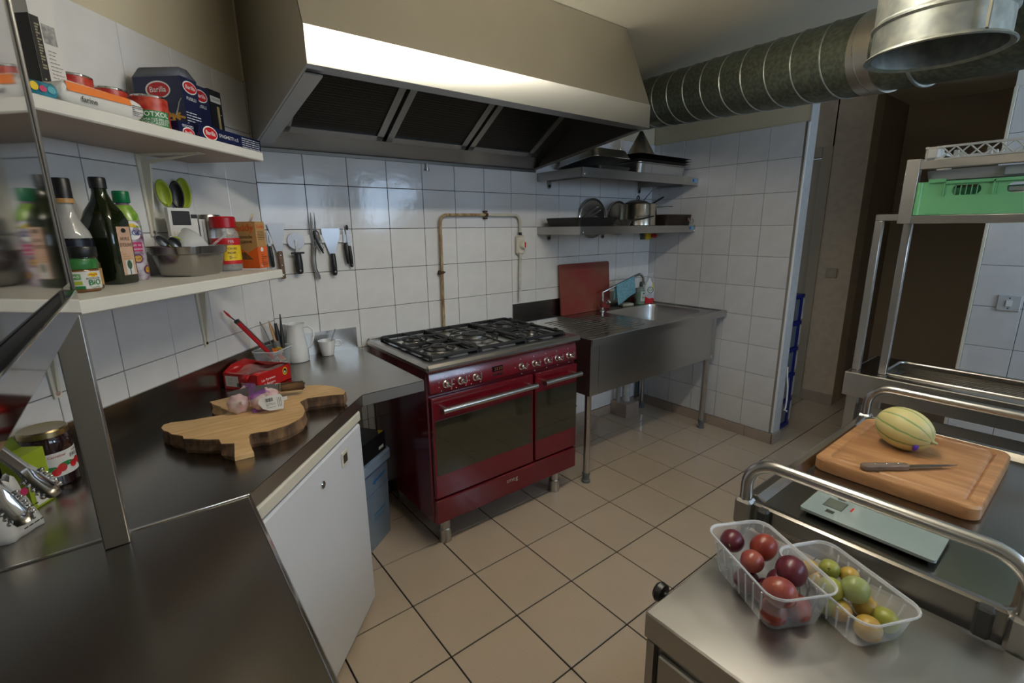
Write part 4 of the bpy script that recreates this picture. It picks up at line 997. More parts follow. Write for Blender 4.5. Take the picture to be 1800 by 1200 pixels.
# cartons and the steel tin
b = lthing('chocolate_carton', 'flat white carton with a black top standing behind the pan', 'box', .622, .075, V, -.35)
obj('carton', MB().box(0, .070, 0, .016, 0, .210), M['white_card'], b)
obj('black_panel', rect(MB(), on_front(.036, 0, .178), -.026, .032, -.022, .022), M['black_ink'], b); obj('black_panel', rect(MB(), on_front(.035, 0, .045), -.030, .030, -.044, .044), M['black_ink'], b)
lettering('Lindt', .019, on_front(.027, 0, .13), plain('gold_foil', .55, .48, .33, .35), b); lettering('70', .014, on_front(.058, 0, .122), M['black_ink'], b)
b = lthing('card_packet', 'first thin white packet standing right of the chocolate carton', 'packet', .548, .085, V, -.35)
obj('card', MB().box(0, .028, 0, .05, 0, .190), M['white_card'], b); obj('black_top', MB().box(-.0005, .0285, -.0005, .0505, .178, .1905), M['black_ink'], b)
b = lthing('card_packet', 'second thin white packet beside the upright steel tin', 'packet', .515, .095, V, -.35)
obj('card', MB().box(0, .02, 0, .05, 0, .176), M['white_card'], b); obj('fold_line', MB().box(.009, .011, -.0006, 0, 0.005, .17), M['grout_pale'], b)
b = lthing('steel_canister', 'upright oval stainless steel canister behind the pepper jar', 'canister', .437, .075, V)
obj('body', MB().lathe([(0, 0), (.040, 0), (.041, .003), (.041, .185), (.038, .192), (.034, .192), (.036, .186), (.036, .01), (0, .01)], 36, sx=1.0, sy=.85), M['steel'], b)
# pepper
b = lthing('pepper_jar', 'clear jar of black peppercorns with red lid and yellow label', 'jar', .475, .150, V, -.85)
obj('jar_glass', MB().lathe([(0, 0), (.040, 0), (.044, .005), (.044, .118), (.041, .132), (.035, .142), (.035, .152), (0, .152)], 40), mat('clear_jar', (.8, .82, .82), .06, alpha=.3, spec=.8), b)
pp = obj('peppercorns', MB().lathe([(0, .002), (.039, .002), (.0425, .007), (.0425, .098), (.03, .104), (0, .100)], 40), mat('peppercorns', (.025, .018, .012), .7, bump=1.0, bscale=260, var=.8, vscale=260, col2=(.22, .17, .12)), b); pp['kind'] = 'stuff'
obj('lid', MB().lathe([(.0385, .146), (.040, .148), (.040, .180), (.037, .184), (0, .184)], 40), plain('red_lid', .42, .006, .012, .3), b)
lb = obj('label_band', band(MB(), .0442, .030, .108, 0, .15), M['yellow_ink'], b)
obj('red_top', band(MB(), .0446, .088, .112, 0, .152), M['red_ink'], lb); obj('red_foot', band(MB(), .0446, .024, .036, 0, .152), M['red_ink'], lb)
lettering('POIVRE', .011, on_round(.0448, .076, .25), M['black_ink'], lb); lettering('NOIR', .011, on_round(.0448, .062, .25), M['black_ink'], lb); lettering('70%', .012, on_round(.0456, .100, .25), M['white_ink'], lb)
lettering('PROFESSIONNEL', .0075, lambda a, c: on_round(.0448, .062, -.35)(-c, a), M['black_ink'], lb)
text_block(lambda x, y: on_round(.0448, .066, -.75)(x, y), -.009, .009, -.018, .018, M['black_ink'], lb, 8, seed=41, fill=.35)
text_block(lambda x, y: on_round(.0448, .046, .3)(x, y), -.013, .013, -.006, .006, M['black_ink'], lb, 3, seed=42, fill=.35)
# sugar carton
b = lthing('sugar_box', 'orange and brown sugar carton at the right end of the shelf', 'box', .395, .215, V)
bx_, by_, bz_ = .058, .115, .168
obj('carton', MB().box(0, bx_, 0, by_, 0, bz_), M['brown_card'], b)
obj('orange_wave', MB().add([(-.0005, 0, 0), (-.0005, by_, 0), (-.0005, by_, .05), (-.0005, by_*.7, .085), (-.0005, by_*.35, .055), (-.0005, 0, .078)], [(0, 5, 4, 3, 2, 1)]).add([(0, -.0005, 0), (bx_, -.0005, 0), (bx_, -.0005, .078), (0, -.0005, .078)], [(0, 1, 2, 3)]), M['orange_card'], b)
obj('sugar_heap', MB().add([(-.0009, .02, .032), (-.0009, .10, .035), (-.0009, .085, .055), (-.0009, .05, .060)], [(0, 3, 2, 1)]), mat('sugar_print', (.22, .10, .03), .6, var=.4, vscale=90), b)
lettering('Daddy', .036, on_left(0, by_*.47, .146, .0008), M['red_ink'] if 0 else plain('orange_ink', .70, .10, .01, .4), b, bold=.012)
lettering('Cassonade', .0185, on_left(0, by_*.48, .114, .0008), M['black_ink'], b); lettering('de canne', .0185, on_left(0, by_*.44, .097, .0008), M['black_ink'], b)
lettering('Daddy', .017, on_front(bx_*.5, 0, .150, .0008), plain('orange_ink2', .70, .10, .01, .4), b, bold=.012)
text_block(on_front(bx_*.5, 0, .118, .0008), -.02, .02, -.016, .018, M['black_ink'], b, 6, seed=51, fill=.3)
obj('seal_mark', disc(MB(), on_front(bx_*.42, 0, .068, .0010), .009, .008), M['white_ink'], b)
text_block(on_front(bx_*.55, 0, .03, .0010), -.015, .018, -.02, .022, M['black_ink'], b, 6, seed=52, fill=.25)
lettering('1kg', .012, on_front(bx_*.2, 0, .010, .0010), M['white_ink'], b)
obj('open_flap', MB().add([(.030, .04, bz_), (.045, .04, bz_), (.058, .035, bz_+.028), (.045, .035, bz_+.03)], [(0, 1, 2, 3)]), plain('flap_card', .62, .52, .38, .6), b, solid=.001)

# ------------------------------------------------------------------ magnetic rack and tools on the back wall
YW = -.0086
rk = thing('magnetic_rack', 'white magnetic knife strip on the tiled back wall', 'rack', (.0, YW, 1.425))
obj('strip', MB().cbox(.003, .392, -.012, .0, 0, .040, .003), M['white_plastic'], rk)
obj('end_stop', MB().cbox(-.006, .004, -.014, .0, -.002, .042, .002), M['black_plastic'], rk)
YT = YW-.0125
def tool(name, label, x, ztop, zbot, cat='tool', tilt=0.0): return thing(name, label, cat, (x, YT, zbot), 0, None, (0, tilt, 0))
def flat(mb, poly, t=.0015, y0=0.0):
    # a flat blade parallel to the wall
    n = len(poly); a = sum(poly[i][0]*poly[(i+1) % n][1]-poly[(i+1) % n][0]*poly[i][1] for i in range(n))
    if a < 0: poly = poly[::-1]
    vs = [(x, y0-t, z) for x, z in poly]+[(x, y0, z) for x, z in poly]
    return mb.add(vs, [tuple(range(n)), tuple(range(2*n-1, n-1, -1))]+[(i, n+i, n+(i+1) % n, (i+1) % n) for i in range(n)])
def round_handle(mb, z0, z1, r, y=-.006, w=1.0, x=0.0):
    return mb.tube([(x, y, z0), (x, y, z0+(z1-z0)*.08), (x, y, z0+(z1-z0)*.5), (x, y, z1-.004), (x, y, z1)], [r*.6, r, r*1.08, r*.85, r*.6], n=12)
t = tool('vegetable_peeler', 'black handled peeler at the left end of the magnetic strip', .0205, 1.484, 1.324, tilt=-.03)
obj('handle', round_handle(MB(), 0, .095, .0085), M['black_plastic'], t); obj('blade', flat(MB(), [(-.004, .09), (.004, .09), (.0075, .115), (.0075, .148), (0, .162), (-.0075, .148), (-.0075, .115)], .004), M['blade'], t)
obj('blade_slot', flat(MB(), [(-.0012, .108), (.0012, .108), (.0012, .142), (-.0012, .142)], .0006, -.004), M['black_ink'], t)
t = tool('scraper', 'steel scraper with a brown wooden handle and rivets', .058, 1.518, 1.270, tilt=-.02)
obj('blade', flat(MB(), [(-.012, .118), (.012, .118), (.037, .248), (-.037, .247)], .0015), M['blade'], t)
hdl = obj('handle', MB().cbox(-.0105, .0105, -.016, -.0, 0, .125, .004), M['wood_handle'], t)
for zz in (.018, .062, .106): obj('rivet', MB().ell((0, -.0165, zz), .0038, .0015, .0038, 12, 6), M['chrome'], hdl)
t = tool('pizza_cutter', 'pizza wheel cutter with a black handle and guard', .130, 1.475, 1.288)
obj('wheel', MB().cyl((0, -.008, .150), (0, -.0065, .150), .037, n=48), M['blade'], t)
obj('fork', flat(MB(), [(-.006, .095), (.006, .095), (.006, .15), (.004, .156), (-.004, .156), (-.006, .15)], .002, -.0085), M['chrome'], t)
obj('axle', MB().cyl((0, -.014, .150), (0, -.006, .150), .006, n=16), M['chrome'], t)
obj('handle', round_handle(MB(), 0, .095, .0165, -.014), M['black_plastic'], t); obj('guard', MB().cbox(-.030, .030, -.020, -.006, .092, .100, .003), M['black_plastic'], t)
obj('hang_hole', MB().cyl((0, -.0305, .016), (0, -.0285, .016), .004, n=14), M['grout_pale'], t)
t = tool('carving_fork', 'long two pronged carving fork in grey steel', .205, 1.565, 1.258, tilt=.03)
mb = MB(); 
for sx in (-1, 1): mb.tube([(sx*.006, -.006, .175), (sx*.0085, -.006, .20), (sx*.0095, -.008, .26), (sx*.008, -.010, .308)], [.005, .0045, .0038, .0012], n=8)
mb.tube([(0, -.006, .145), (0, -.006, .165), (0, -.006, .18)], [.006, .009, .010], n=10, flat=.5); obj('prongs', mb, M['blade'], t)
obj('handle', MB().tube([(.014, -.008, .0), (.011, -.008, .012), (-.004, -.008, .05), (-.006, -.008, .1), (0, -.008, .14), (0, -.008, .150)], [.006, .0085, .010, .0105, .010, .015], n=12, flat=.75), M['steel_dull'], t)
t = tool('corkscrew', 'black waiter corkscrew with a steel lever', .238, 1.490, 1.376, tilt=-.15)
obj('handle', MB().tube([(-.006, -.007, .11), (-.008, -.007, .08), (-.002, -.007, .05), (.006, -.007, .02), (.010, -.007, .0)], [.005, .007, .0065, .006, .003], n=10), M['black_plastic'], t)
obj('lever', MB().tube([(-.002, -.008, .113), (.008, -.008, .10), (.012, -.008, .06)], [.007, .006, .004], n=8, flat=.5), M['chrome'], t)
obj('screw', MB().tube([(.014+.003*math.cos(q*.9), -.010+.003*math.sin(q*.9), .06-.0024*q) for q in range(20)], .0012, n=5), M['black_iron'], t)
t = tool('scraper', 'wide steel scraper with a black plastic handle', .292, 1.492, 1.270)
obj('blade', flat(MB(), [(-.011, .098), (.011, .098), (.043, .19), (.044, .223), (-.042, .223), (-.040, .19)], .0015), mat('scratched_blade', (.46, .47, .49), .28, 1.0, var=.3, vscale=9), t)
obj('handle', round_handle(MB(), 0, .105, .0125, -.009), M['black_plastic'], t); obj('hang_hole', MB().cyl((0, -.0225, .018), (0, -.0205, .018), .004, n=14), M['grout_pale'], t)
t = tool('paring_knife', 'small paring knife with a black handle', .356, 1.505, 1.322)
obj('blade', flat(MB(), [(-.007, .10), (.006, .10), (.006, .13), (-.001, .182), (-.006, .14)], .0015, -.004), M['blade'], t)
obj('handle', MB().tube([(.006, -.006, .0), (.005, -.006, .01), (.001, -.006, .045), (-.001, -.006, .08), (0, -.006, .102)], [.005, .0075, .0085, .009, .0075], n=10, flat=.7), M['black_plastic'], t)
t = tool('vegetable_peeler', 'black handled peeler at the right end of the magnetic strip', .381, 1.510, 1.305, tilt=-.04)
obj('handle', round_handle(MB(), 0, .105, .0085), M['black_plastic'], t); obj('blade', flat(MB(), [(-.004, .10), (.004, .10), (.0075, .125), (.0075, .172), (0, .205), (-.0075, .172), (-.0075, .125)], .004), M['blade'], t)
obj('black_tip', MB().ell((0, -.003, .192), .0065, .004, .014, 12, 8), M['black_plastic'], t); obj('hang_hole', MB().cyl((0, -.0155, .012), (0, -.0135, .012), .003, n=12), M['grout_pale'], t)

# ------------------------------------------------------------------ gas pipe and its valve
gp = thing('gas_pipe', 'thin painted gas pipe, rusty on the left, above the cooker', 'pipe', (.893, YW, .93))
rust = mat('rusty_paint', (.46, .37, .20), .6, var=.9, vscale=38, col2=(.20, .075, .02), stretch=(1, 1, .35))
pale = mat('pipe_paint', (.60, .57, .46), .5, var=.12, vscale=20)
yq = -.020; r = .0085; L1 = .310
pts = [(-.006, yq, 0), (-.003, yq, .3), (0, yq, .585)]+[tuple(p) for p in arc((.045, yq, .585), .045, PI, PI/2, 6)]+[(L1, yq, .632)]
obj('pipe', MB().tube(pts, r, n=14), rust, gp)
pts = [(L1, yq, .632), (.525, yq, .632)]+[tuple(p) for p in arc((.525, yq, .588), .044, PI/2, 0, 6)]+[(.569, yq, .53)]
obj('pipe', MB().tube(pts, r, n=14), pale, gp)
vz = .395-.0
obj('valve_body', MB().cbox(.538, .600, -.034, -.004, .392, .512, .012), M['cream_plastic'], gp, bevel=.008)
kn = obj('valve_knob', MB().lathe([(.026, 0), (.026, .012), (.022, .026), (.020, .028), (0, .028)], 28, rotM=Matrix.Rotation(PI/2, 3, 'X'), o=(.575, -.034, .452)), M['cream_plastic'], gp)
obj('red_mark', MB().box(.570, .580, -.0632, -.0615, .436, .468), M['red_ink'], kn)
obj('union', MB().cyl((.569, yq, .510), (.569, yq, .528), .012, n=6), M['black_iron'], gp)
obj('pipe', MB().tube([(.563, yq, .094), (.566, yq, .30), (.569, yq, .395)], r, n=14), mat('chipped_paint', (.70, .69, .65), .5, var=.5, vscale=40, col2=(.45, .42, .36), stretch=(1, 1, .4)), gp)
for x, z, h in ((-.003, .315, 0), (L1, .632, 1)):
    mb = MB()
    if h: mb.cyl((x-.008, yq, z), (x+.010, yq, z), .0125, n=12).box(x-.010, x+.012, yq, -.0, z+.014, z+.024).box(x-.010, x+.012, yq, -.0, z-.024, z-.014)
    else: mb.cyl((x, yq, z-.008), (x, yq, z+.008), .0125, n=12).ell((x-.015, yq+.003, z), .010, .010, .014, 12, 8).box(x, x+.02, yq-.004, yq+.004, z-.004, z+.004)
    obj('clamp', mb, mat('rust%d' % h, (.09, .04, .02), .8, var=.5, vscale=60), gp)
# ------------------------------------------------------------------ things on the worktop
T = H+.0006
# slab of wood with bark edge, outline measured on its top face
TZ = .934
px = [(281,752),(300,763),(320,766),(322,771),(350,773),(384,772),(388,780),(412,779),(436,774),(441,762),(470,758),(505,748),(530,735),(537,722),(534,714),(528,706),(540,700),(562,697),(585,694),(604,693),(607,688),(600,682),(585,678),(560,676),(530,678),(480,686),(430,692),(366.7,706),(385,714),(402,722),(395,728),(340,737),(300,742),(287,746)]
top = [zpt(u, v, TZ) for u, v in px]; c0 = Vector((sum(p.x for p in top)/len(top), sum(p.y for p in top)/len(top), 0))
rnd = random.Random(2); fine = []
for i in range(len(top)):
    a, b = top[i], top[(i+1) % len(top)]; n = max(1, int((b-a).length/.02))
    for k in range(n):
        p = a.lerp(b, k/n); j = .0022 if n > 1 else 0
        fine.append((p.x-c0.x+rnd.uniform(-j, j), p.y-c0.y+rnd.uniform(-j, j)))
t = thing('wood_slab', 'thick irregular slab of pale wood with bark edge used as a board', 'board', (c0.x, c0.y, T))
sb = zpt(412, 781, TZ)-c0; ce = zpt(384, 714, TZ)-c0
def stub(x, y): return math.hypot(x-sb.x, y-sb.y) < .036
rings = []
for z, k in ((0, -.004), (.012, .002), (.026, -.001), (TZ-T-.002, .0), (TZ-T, -.0015)):
    rg = []
    n = len(fine)
    for i, (x, y) in enumerate(fine):
        a, b = fine[i-1], fine[(i+1) % n]; d = Vector((b[0]-a[0], b[1]-a[1])); d = d.normalized() if d.length > 0 else Vector((1, 0)); q = k+rnd.uniform(-.002, .002)*(1 if 0 < z < .04 else 0)
        if stub(x, y): q += .022*(1-z/(TZ-T))
        rg.append((x+d.y*q, y-d.x*q, z))
    rings.append(rg)
mb = MB(); mb.mi = 1; loft(mb, rings, False, False); mb.mi = 0; n = len(fine)
for k_, f_ in enumerate(mb.f):
    x, y = fine[k_ % n]
    if stub(x, y) or math.hypot(x-ce.x, y-ce.y) < .05: mb.m[k_] = 0
area = sum(fine[i][0]*fine[(i+1) % n][1]-fine[(i+1) % n][0]*fine[i][1] for i in range(n))
mb.add(rings[-1], [tuple(range(n)) if area > 0 else tuple(range(n-1, -1, -1))]); mb.add(rings[0], [tuple(range(n-1, -1, -1)) if area > 0 else tuple(range(n))])
obj('slab', mb, [M['wood_slab'], M['bark']], t, ang=0)
# garlic in a purple net with its tag
SZT = TZ+.0006
pinkw = mat('garlic_skin', (.76, .62, .58), .5, var=.35, vscale=16, col2=(.60, .36, .38), stretch=(3, 3, .6))
def garlic(u, v, r, label, tilt):
    p = zpt(u, v, SZT); t = thing('garlic_bulb', label, 'garlic', p, 0, 'garlic bulbs on the wooden slab')
    def fn(a, b):
        th = 2*PI*a; ph = PI*b; k = 1+.05*math.cos(8*th)*math.sin(ph); rr = r*k*math.sin(ph)**.85
        z = -math.cos(ph)*r*.82; z += .35*r*max(0, b-.85)/.15
        return (rr*math.cos(th), rr*math.sin(th), z)
    b_ = obj('bulb', MB().grid(fn, 40, 16, True), pinkw, t, ang=80); b_.location = (0, 0, r*.86); b_.rotation_euler = tilt
    s_ = obj('stalk', MB().tube([(0, 0, r*.75), (.001, 0, r*1.15), (.003, 0, r*1.35)], [.009, .005, .004], n=10), pinkw, b_)
    rt = obj('root_plate', MB().lathe([(0, -r*.80), (.009, -r*.815), (.009, -r*.84), (0, -r*.85)], 14), plain('root', .42, .30, .20, .8), b_)
    return t
garlic(421, 724, .031, 'largest pink garlic bulb, left one in the purple net', (1.2, .3, 0)); garlic(459, 719, .028, 'pink garlic bulb beside the white tag', (.35, .6, 0)); garlic(476, 706, .026, 'garlic bulb half hidden behind the white tag', (.3, -.4, 0)); garlic(428, 699, .019, 'smallest garlic bulb at the back beside the knife', (.1, .2, 0))
netm = mat('purple_net', (.34, .04, .45), .5, alpha=.26)
t = thing('garlic_net', 'purple plastic net wrapped round the garlic bulbs', 'net', zpt(445, 722, SZT)); o_ = t.location.copy()
A1 = zpt(445, 726, SZT)-o_; B1 = zpt(478, 716, SZT)-o_; D1 = zpt(436, 694, SZT)-o_
mb = MB()
mb.tube([A1+Vector((0, 0, .004)), A1.lerp(B1, .5)+Vector((0, 0, .003)), B1+Vector((0, 0, .004))], [.010, .014, .006], n=10, flat=.35)
mb.tube([A1+Vector((0.0, 0, .05)), A1.lerp(D1, .4)+Vector((.012, .01, .062)), A1.lerp(D1, .75)+Vector((0, 0, .050)), D1+Vector((-.0, 0, .030))], [.010, .012, .009, .014], n=12, flat=.6)
mb.tube([A1+Vector((.0, 0, .05)), A1.lerp(B1, .5)+Vector((.01, .012, .060)), B1+Vector((0, .01, .050))], [.008, .008, .004], n=12, flat=.6)
obj('net', mb, netm, t, ang=60)['kind'] = 'stuff'
tg = zpt(480, 708, TZ+.03); t = thing('price_tag', 'white plastic tag with a barcode clipped on the garlic net', 'tag', tg, 0, None)
fv = (CAM-tg).normalized(); xv = Vector((0, 0, 1)).cross(fv).normalized(); yv = fv.cross(xv); t.rotation_euler = (Matrix(((xv.x, yv.x, fv.x), (xv.y, yv.y, fv.y), (xv.z, yv.z, fv.z))) @ Matrix.Rotation(.06, 3, 'Z')).to_euler()
obj('card', MB().prism([(-.040, .006), (-.036, .020), (-.02, .0245), (.024, .0235), (.030, .012), (.042, .0125), (.042, .002), (.031, .001), (.026, -.0235), (-.012, -.0215), (-.03, -.012)], 0, .0012), M['white_card'], t)
mb = MB()
for k in range(9): mb.box(-.020+k*.0024, -.020+k*.0024+(.0016 if k % 3 else .0009), .006, .017, .0012, .0016)
obj('barcode', mb, M['black_ink'], t)['kind'] = 'stuff'
text_block(lambda x, y: (x-.004, y-.006, .0016), -.016, .010, -.008, .008, M['black_ink'], t, 4, seed=61, fill=.25); text_block(lambda x, y: (.018+y*.6, x, .0016), -.014, .014, -.012, .012, M['black_ink'], t, 3, seed=62, fill=.25)
# chef knife lying over the slab
P = zpt(398, 690, TZ+.030); Q = zpt(535, 677, TZ+.032); d = (Q-P); L = d.length
t = thing('chef_knife', 'large chef knife with a dark wooden handle lying on the wood slab', 'knife', P); d.normalize(); up = (CAM-P).normalized(); up = Vector((0, 0, 1))*.25+up*.75; up = (up-d*up.dot(d)).normalized(); sv = up.cross(d)
t.rotation_mode = 'QUATERNION'; t.rotation_quaternion = Matrix(((d.x, sv.x, up.x), (d.y, sv.y, up.y), (d.z, sv.z, up.z))).to_quaternion()
bl = L*.66
obj('blade', MB().prism([(0, -.002), (bl*.25, -.015), (bl*.6, -.022), (bl*.94, -.024), (bl*.945, .016), (bl*.5, .014), (bl*.15, .005)], -.0012, .0012), M['blade'], t)
obj('bolster', MB().cbox(bl*.93, bl*1.03, -.012, .016, -.007, .007, .004), M['chrome'], t)
obj('handle', MB().cbox(bl*1.03, L, -.013, .015, -.009, .009, .006), M['wood_handle'], t, bevel=.003); obj('collar', MB().cbox(bl*1.025, bl*1.055, -.0135, .0155, -.0095, .0095, .004), M['steel_dull'], t)
# red biscuit box
t = lthing('biscuit_box', 'red torn open biscuit box by the splashback', 'box', .458, .182, T, -.20)
bx_, by_, bz_ = .178, .158, .064
RC = plain('red_card', .50, .012, .012, .35); IN = plain('card_brown', .20, .06, .03, .6)
obj('tray', MB().box(0, bx_, 0, .002, 0, bz_).box(0, bx_, by_-.002, by_, 0, bz_).box(0, .002, 0, by_, 0, bz_).box(bx_-.002, bx_, 0, by_, 0, bz_).box(0, bx_, 0, by_, 0, .003), RC, t)
obj('top_flap', MB().add([(0, 0, bz_), (bx_*.35, 0, bz_), (bx_*.33, .03, bz_+.004), (.003, .035, bz_+.003)], [(0, 1, 2, 3)]), RC, t, solid=.001)
obj('top_flap', MB().add([(bx_, 0, bz_), (bx_, by_, bz_), (bx_-.04, by_-.02, bz_+.010), (bx_-.05, .06, bz_+.004), (bx_-.02, .02, bz_+.008)], [(0, 1, 2, 3, 4)]), RC, t, solid=.001)
obj('top_flap', MB().add([(0, by_, bz_), (bx_, by_, bz_), (bx_*.7, by_+.018, bz_+.024), (bx_*.3, by_+.012, bz_+.018)], [(0, 1, 2, 3)]), RC, t, solid=.001)
obj('side_flap', MB().add([(-.0005, .03, bz_), (-.0005, .075, bz_), (-.014, .072, bz_-.024), (-.013, .034, bz_-.022)], [(0, 1, 2, 3)]), RC, t, solid=.001)
film = mat('clear_film', (.8, .6, .55), .12, alpha=.30, spec=.9, bump=1.0, bscale=45)
obj('torn_film', MB().grid(lambda u, v: (.004+(bx_-.008)*u, .004+(by_-.008)*v, bz_-.006+.010*math.sin(9*u+2*v)*math.sin(7*v+1)), 16, 16), film, t, ang=0)
rnd = random.Random(4)
for k in range(10):
    x, y = .02+rnd.random()*(bx_-.05), .02+rnd.random()*(by_-.05); a = rnd.uniform(0, PI); q = obj('biscuit_sachet', MB().cbox(-.02, .02, -.012, .012, 0, .008, .003), [RC, IN, plain('sachet_gold', .6, .35, .08, .3), RC][k % 4], t); q.location = (x, y, .028+.004*(k % 4)); q.rotation_euler = (rnd.uniform(-.3, .3), rnd.uniform(-.3, .3), a)
obj('paper_label', rect(MB(), on_left(0, by_*.75, bz_*.50), -.030, .032, -.020, .022), M['white_card'], t)
mb = MB()
for k in range(10): rect(mb, on_left(-.0004, by_*.60-.0022*k, bz_*.32), -.0007, .0007, -.007, .007)
obj('barcode', mb, M['black_ink'], t)['kind'] = 'stuff'
text_block(on_left(-.0006, by_*.78, bz_*.5), -.014, .010, -.012, .015, M['grout_pale'], t, 5, seed=71, fill=.3)
obj('white_strip', rect(MB(), on_left(0, by_*.28, bz_*.36), -.032, .036, -.008, .008), plain('pale_print', .72, .60, .58, .5), t); text_block(on_left(-.0006, by_*.28, bz_*.36), -.03, .034, -.006, .006, RC, t, 4, seed=72, fill=.35)
lettering('Les Pyrenees', .0135, on_front(bx_*.32, 0, bz_*.55), M['white_ink'], t, bold=.01); lettering('de Bergere', .0135, on_front(bx_*.34, 0, bz_*.28), M['white_ink'], t, bold=.01)
sd = obj('seal_ring', disc(MB(), on_front(bx_*.82, 0, bz_*.64), .013, .016), M['yellow_ink'], t); obj('seal_centre', disc(MB(), on_front(bx_*.82, 0, bz_*.64, .0011), .009, .0115), M['black_ink'], sd); obj('seal_white', disc(MB(), on_front(bx_*.81, 0, bz_*.60, .0015), .004, .005), M['white_ink'], sd)
# plastic tub of utensils and sachets
tb = thing('plastic_tub', 'translucent plastic tub full of utensils in the corner of the worktop', 'tub', (-.052, -.170, T), LROT)
mb = MB(); loft(mb, [ring3(rrect(.060, .042, .02), .001), ring3(rrect(.078, .055, .025), .095)], True, False); obj('wall', mb, M['frost'], tb, ang=60, solid=.0015)
mb = MB(); mb.tube([Vector((x, y, .095)) for x, y in rrect(.079, .056, .025, 4)], .003, n=6, closed=True); obj('rim', mb, M['clear_rim'], tb)
rnd = random.Random(11); cols = [M['orange_card'], plain('sachet_yellow', .62, .40, .06, .35), plain('sachet_white', .65, .62, .55, .4), plain('sachet_pale', .60, .45, .22, .4)]
for k in range(14):
    q = thing('sachet', 'small orange and yellow sachet inside the plastic tub', 'sachet', tb.matrix_basis @ Vector((.022+rnd.uniform(-.03, .03), -.010+rnd.uniform(-.02, .02), .018+.0055*k)), 0, 'sachets in the plastic tub', (rnd.uniform(-.9, .9), rnd.uniform(-.9, .9), rnd.uniform(0, 3)))
    obj('pouch', MB().cbox(-.020, .020, -.011, .011, -.003, .003, .0028), cols[k % 4], q)
W0 = tb.matrix_basis
def stick(name, label, cat, P, Q, parts):
    P = Vector(P); Q = Vector(Q); d = Q-P; L = d.length; d.normalize(); t = thing(name, label, cat, P); t.rotation_mode = 'QUATERNION'
    fv = (CAM-P); fv = (fv-d*fv.dot(d)).normalized(); xv = fv.cross(d); t.rotation_quaternion = Matrix(((xv.x, fv.x, d.x), (xv.y, fv.y, d.y), (xv.z, fv.z, d.z))).to_quaternion()
    for nm, mb_, m_ in parts(L): obj(nm, mb_, m_, t)
    return t
cor = tb.location.copy()
stick('gas_lighter', 'long red gas lighter leaning out of the plastic tub to the left', 'lighter', cor+Vector((.0, .0, .05)), lpl(395, 545, .035), lambda L: [
    ('body', MB().cbox(-.0075, .0075, -.006, .006, .0, L*.78, .003), M['red_ink']), ('barrel', MB().cyl((-.0105, 0, .0), (-.0105, 0, L*.80), .003, n=10), M['blade']), ('black_cap', MB().cbox(-.0085, .0085, -.007, .007, L*.76, L*.80, .002), M['black_plastic']), ('trigger', MB().tube([(0, 0, L*.80), (.002, 0, L*.85), (.003, 0, L*.88)], .0022, n=8), M['black_iron']), ('red_tip', MB().tube([(.003, 0, L*.87), (.004, 0, L*.93), (.004, 0, L)], [.003, .0045, .002], n=10), M['red_ink'])])
def rayd(u, v, k=1.0): return CAM+ray(u, v)*((cor-CAM).dot(_f)*k)
stick('metal_skewer', 'thin bent steel skewer standing in the plastic tub', 'skewer', cor+Vector((.02, 0, .04)), rayd(451, 552), lambda L: [('wire', MB().tube([(0, 0, 0), (0, 0, L*.7), (.003, 0, L*.85), (.001, 0, L)], [.0022, .0025, .004, .001], n=8, flat=.6), M['blade'])])
stick('wooden_pusher', 'pointed wooden stick with a grey collar in the plastic tub', 'utensil', cor+Vector((.03, -.0, .05)), rayd(472, 563), lambda L: [('wood', MB().tube([(0, 0, 0), (0, 0, L*.55), (0, 0, L*.8), (0, 0, L)], [.008, .009, .0085, .001], n=12, flat=.6), plain('light_wood', .42, .24, .10, .5)), ('collar', MB().cyl((0, .0, L*.15), (0, .0, L*.42), .016, n=20), M['rubber'])])
stick('paring_knife', 'black handled paring knife standing upright in the plastic tub', 'knife', cor+Vector((.04, -.01, .05)), rayd(492, 552), lambda L: [('handle', MB().tube([(0, 0, 0), (0, 0, L*.5), (0, 0, L*.75), (0, 0, L)], [.006, .0075, .005, .0025], n=10), M['black_plastic'])])
stick('kitchen_utensil', 'shorter thick black handle beside the upright black knife', 'utensil', cor+Vector((.035, .01, .05)), rayd(484, 568), lambda L: [('handle', MB().tube([(0, 0, 0), (0, 0, L*.6), (0, 0, L)], [.007, .010, .006], n=10), M['black_plastic'])])
# jug and cup
jg = thing('jug', 'tall white porcelain jug with a looped handle', 'jug', (.066, -.090, T), -.45)
obj('body', MB().lathe([(0, 0), (.046, 0), (.050, .004), (.049, .05), (.042, .10), (.036, .135), (.0355, .155), (.040, .172), (.0425, .178), (.040, .178), (.036, .168), (.032, .15), (.032, .135), (.04, .06), (.04, .012), (0, .010)], 44), M['porcelain'], jg, ang=60)
obj('spout', MB().add([(-.030, -.022, .178), (-.030, .022, .178), (-.064, 0, .181), (-.034, -.012, .150), (-.034, .012, .150)], [(0, 2, 3), (2, 1, 4), (2, 4, 3), (0, 3, 4, 1)]), M['porcelain'], jg)
obj('handle', MB().tube([(.036, 0, .160), (.058, 0, .163), (.076, 0, .148), (.078, 0, .118), (.068, 0, .085), (.056, 0, .064), (.047, 0, .060)], [.005, .0055, .006, .006, .006, .0055, .005], n=12, flat=.8), M['porcelain'], jg, ang=80)
cp = thing('coffee_cup', 'small white espresso cup standing by the back splashback', 'cup', (.208, -.072, T), -.25)
obj('body', MB().lathe([(0, 0), (.026, 0), (.028, .003), (.034, .035), (.041, .072), (.0415, .074), (.039, .074), (.032, .036), (.024, .008), (0, .006)], 40), M['porcelain'], cp, ang=60)
obj('handle', MB().tube([(.050+.016*math.cos(a*PI/10), 0, .056+.014*math.sin(a*PI/10)) for a in range(20)], .004, n=10, closed=True), M['porcelain'], cp, ang=80)
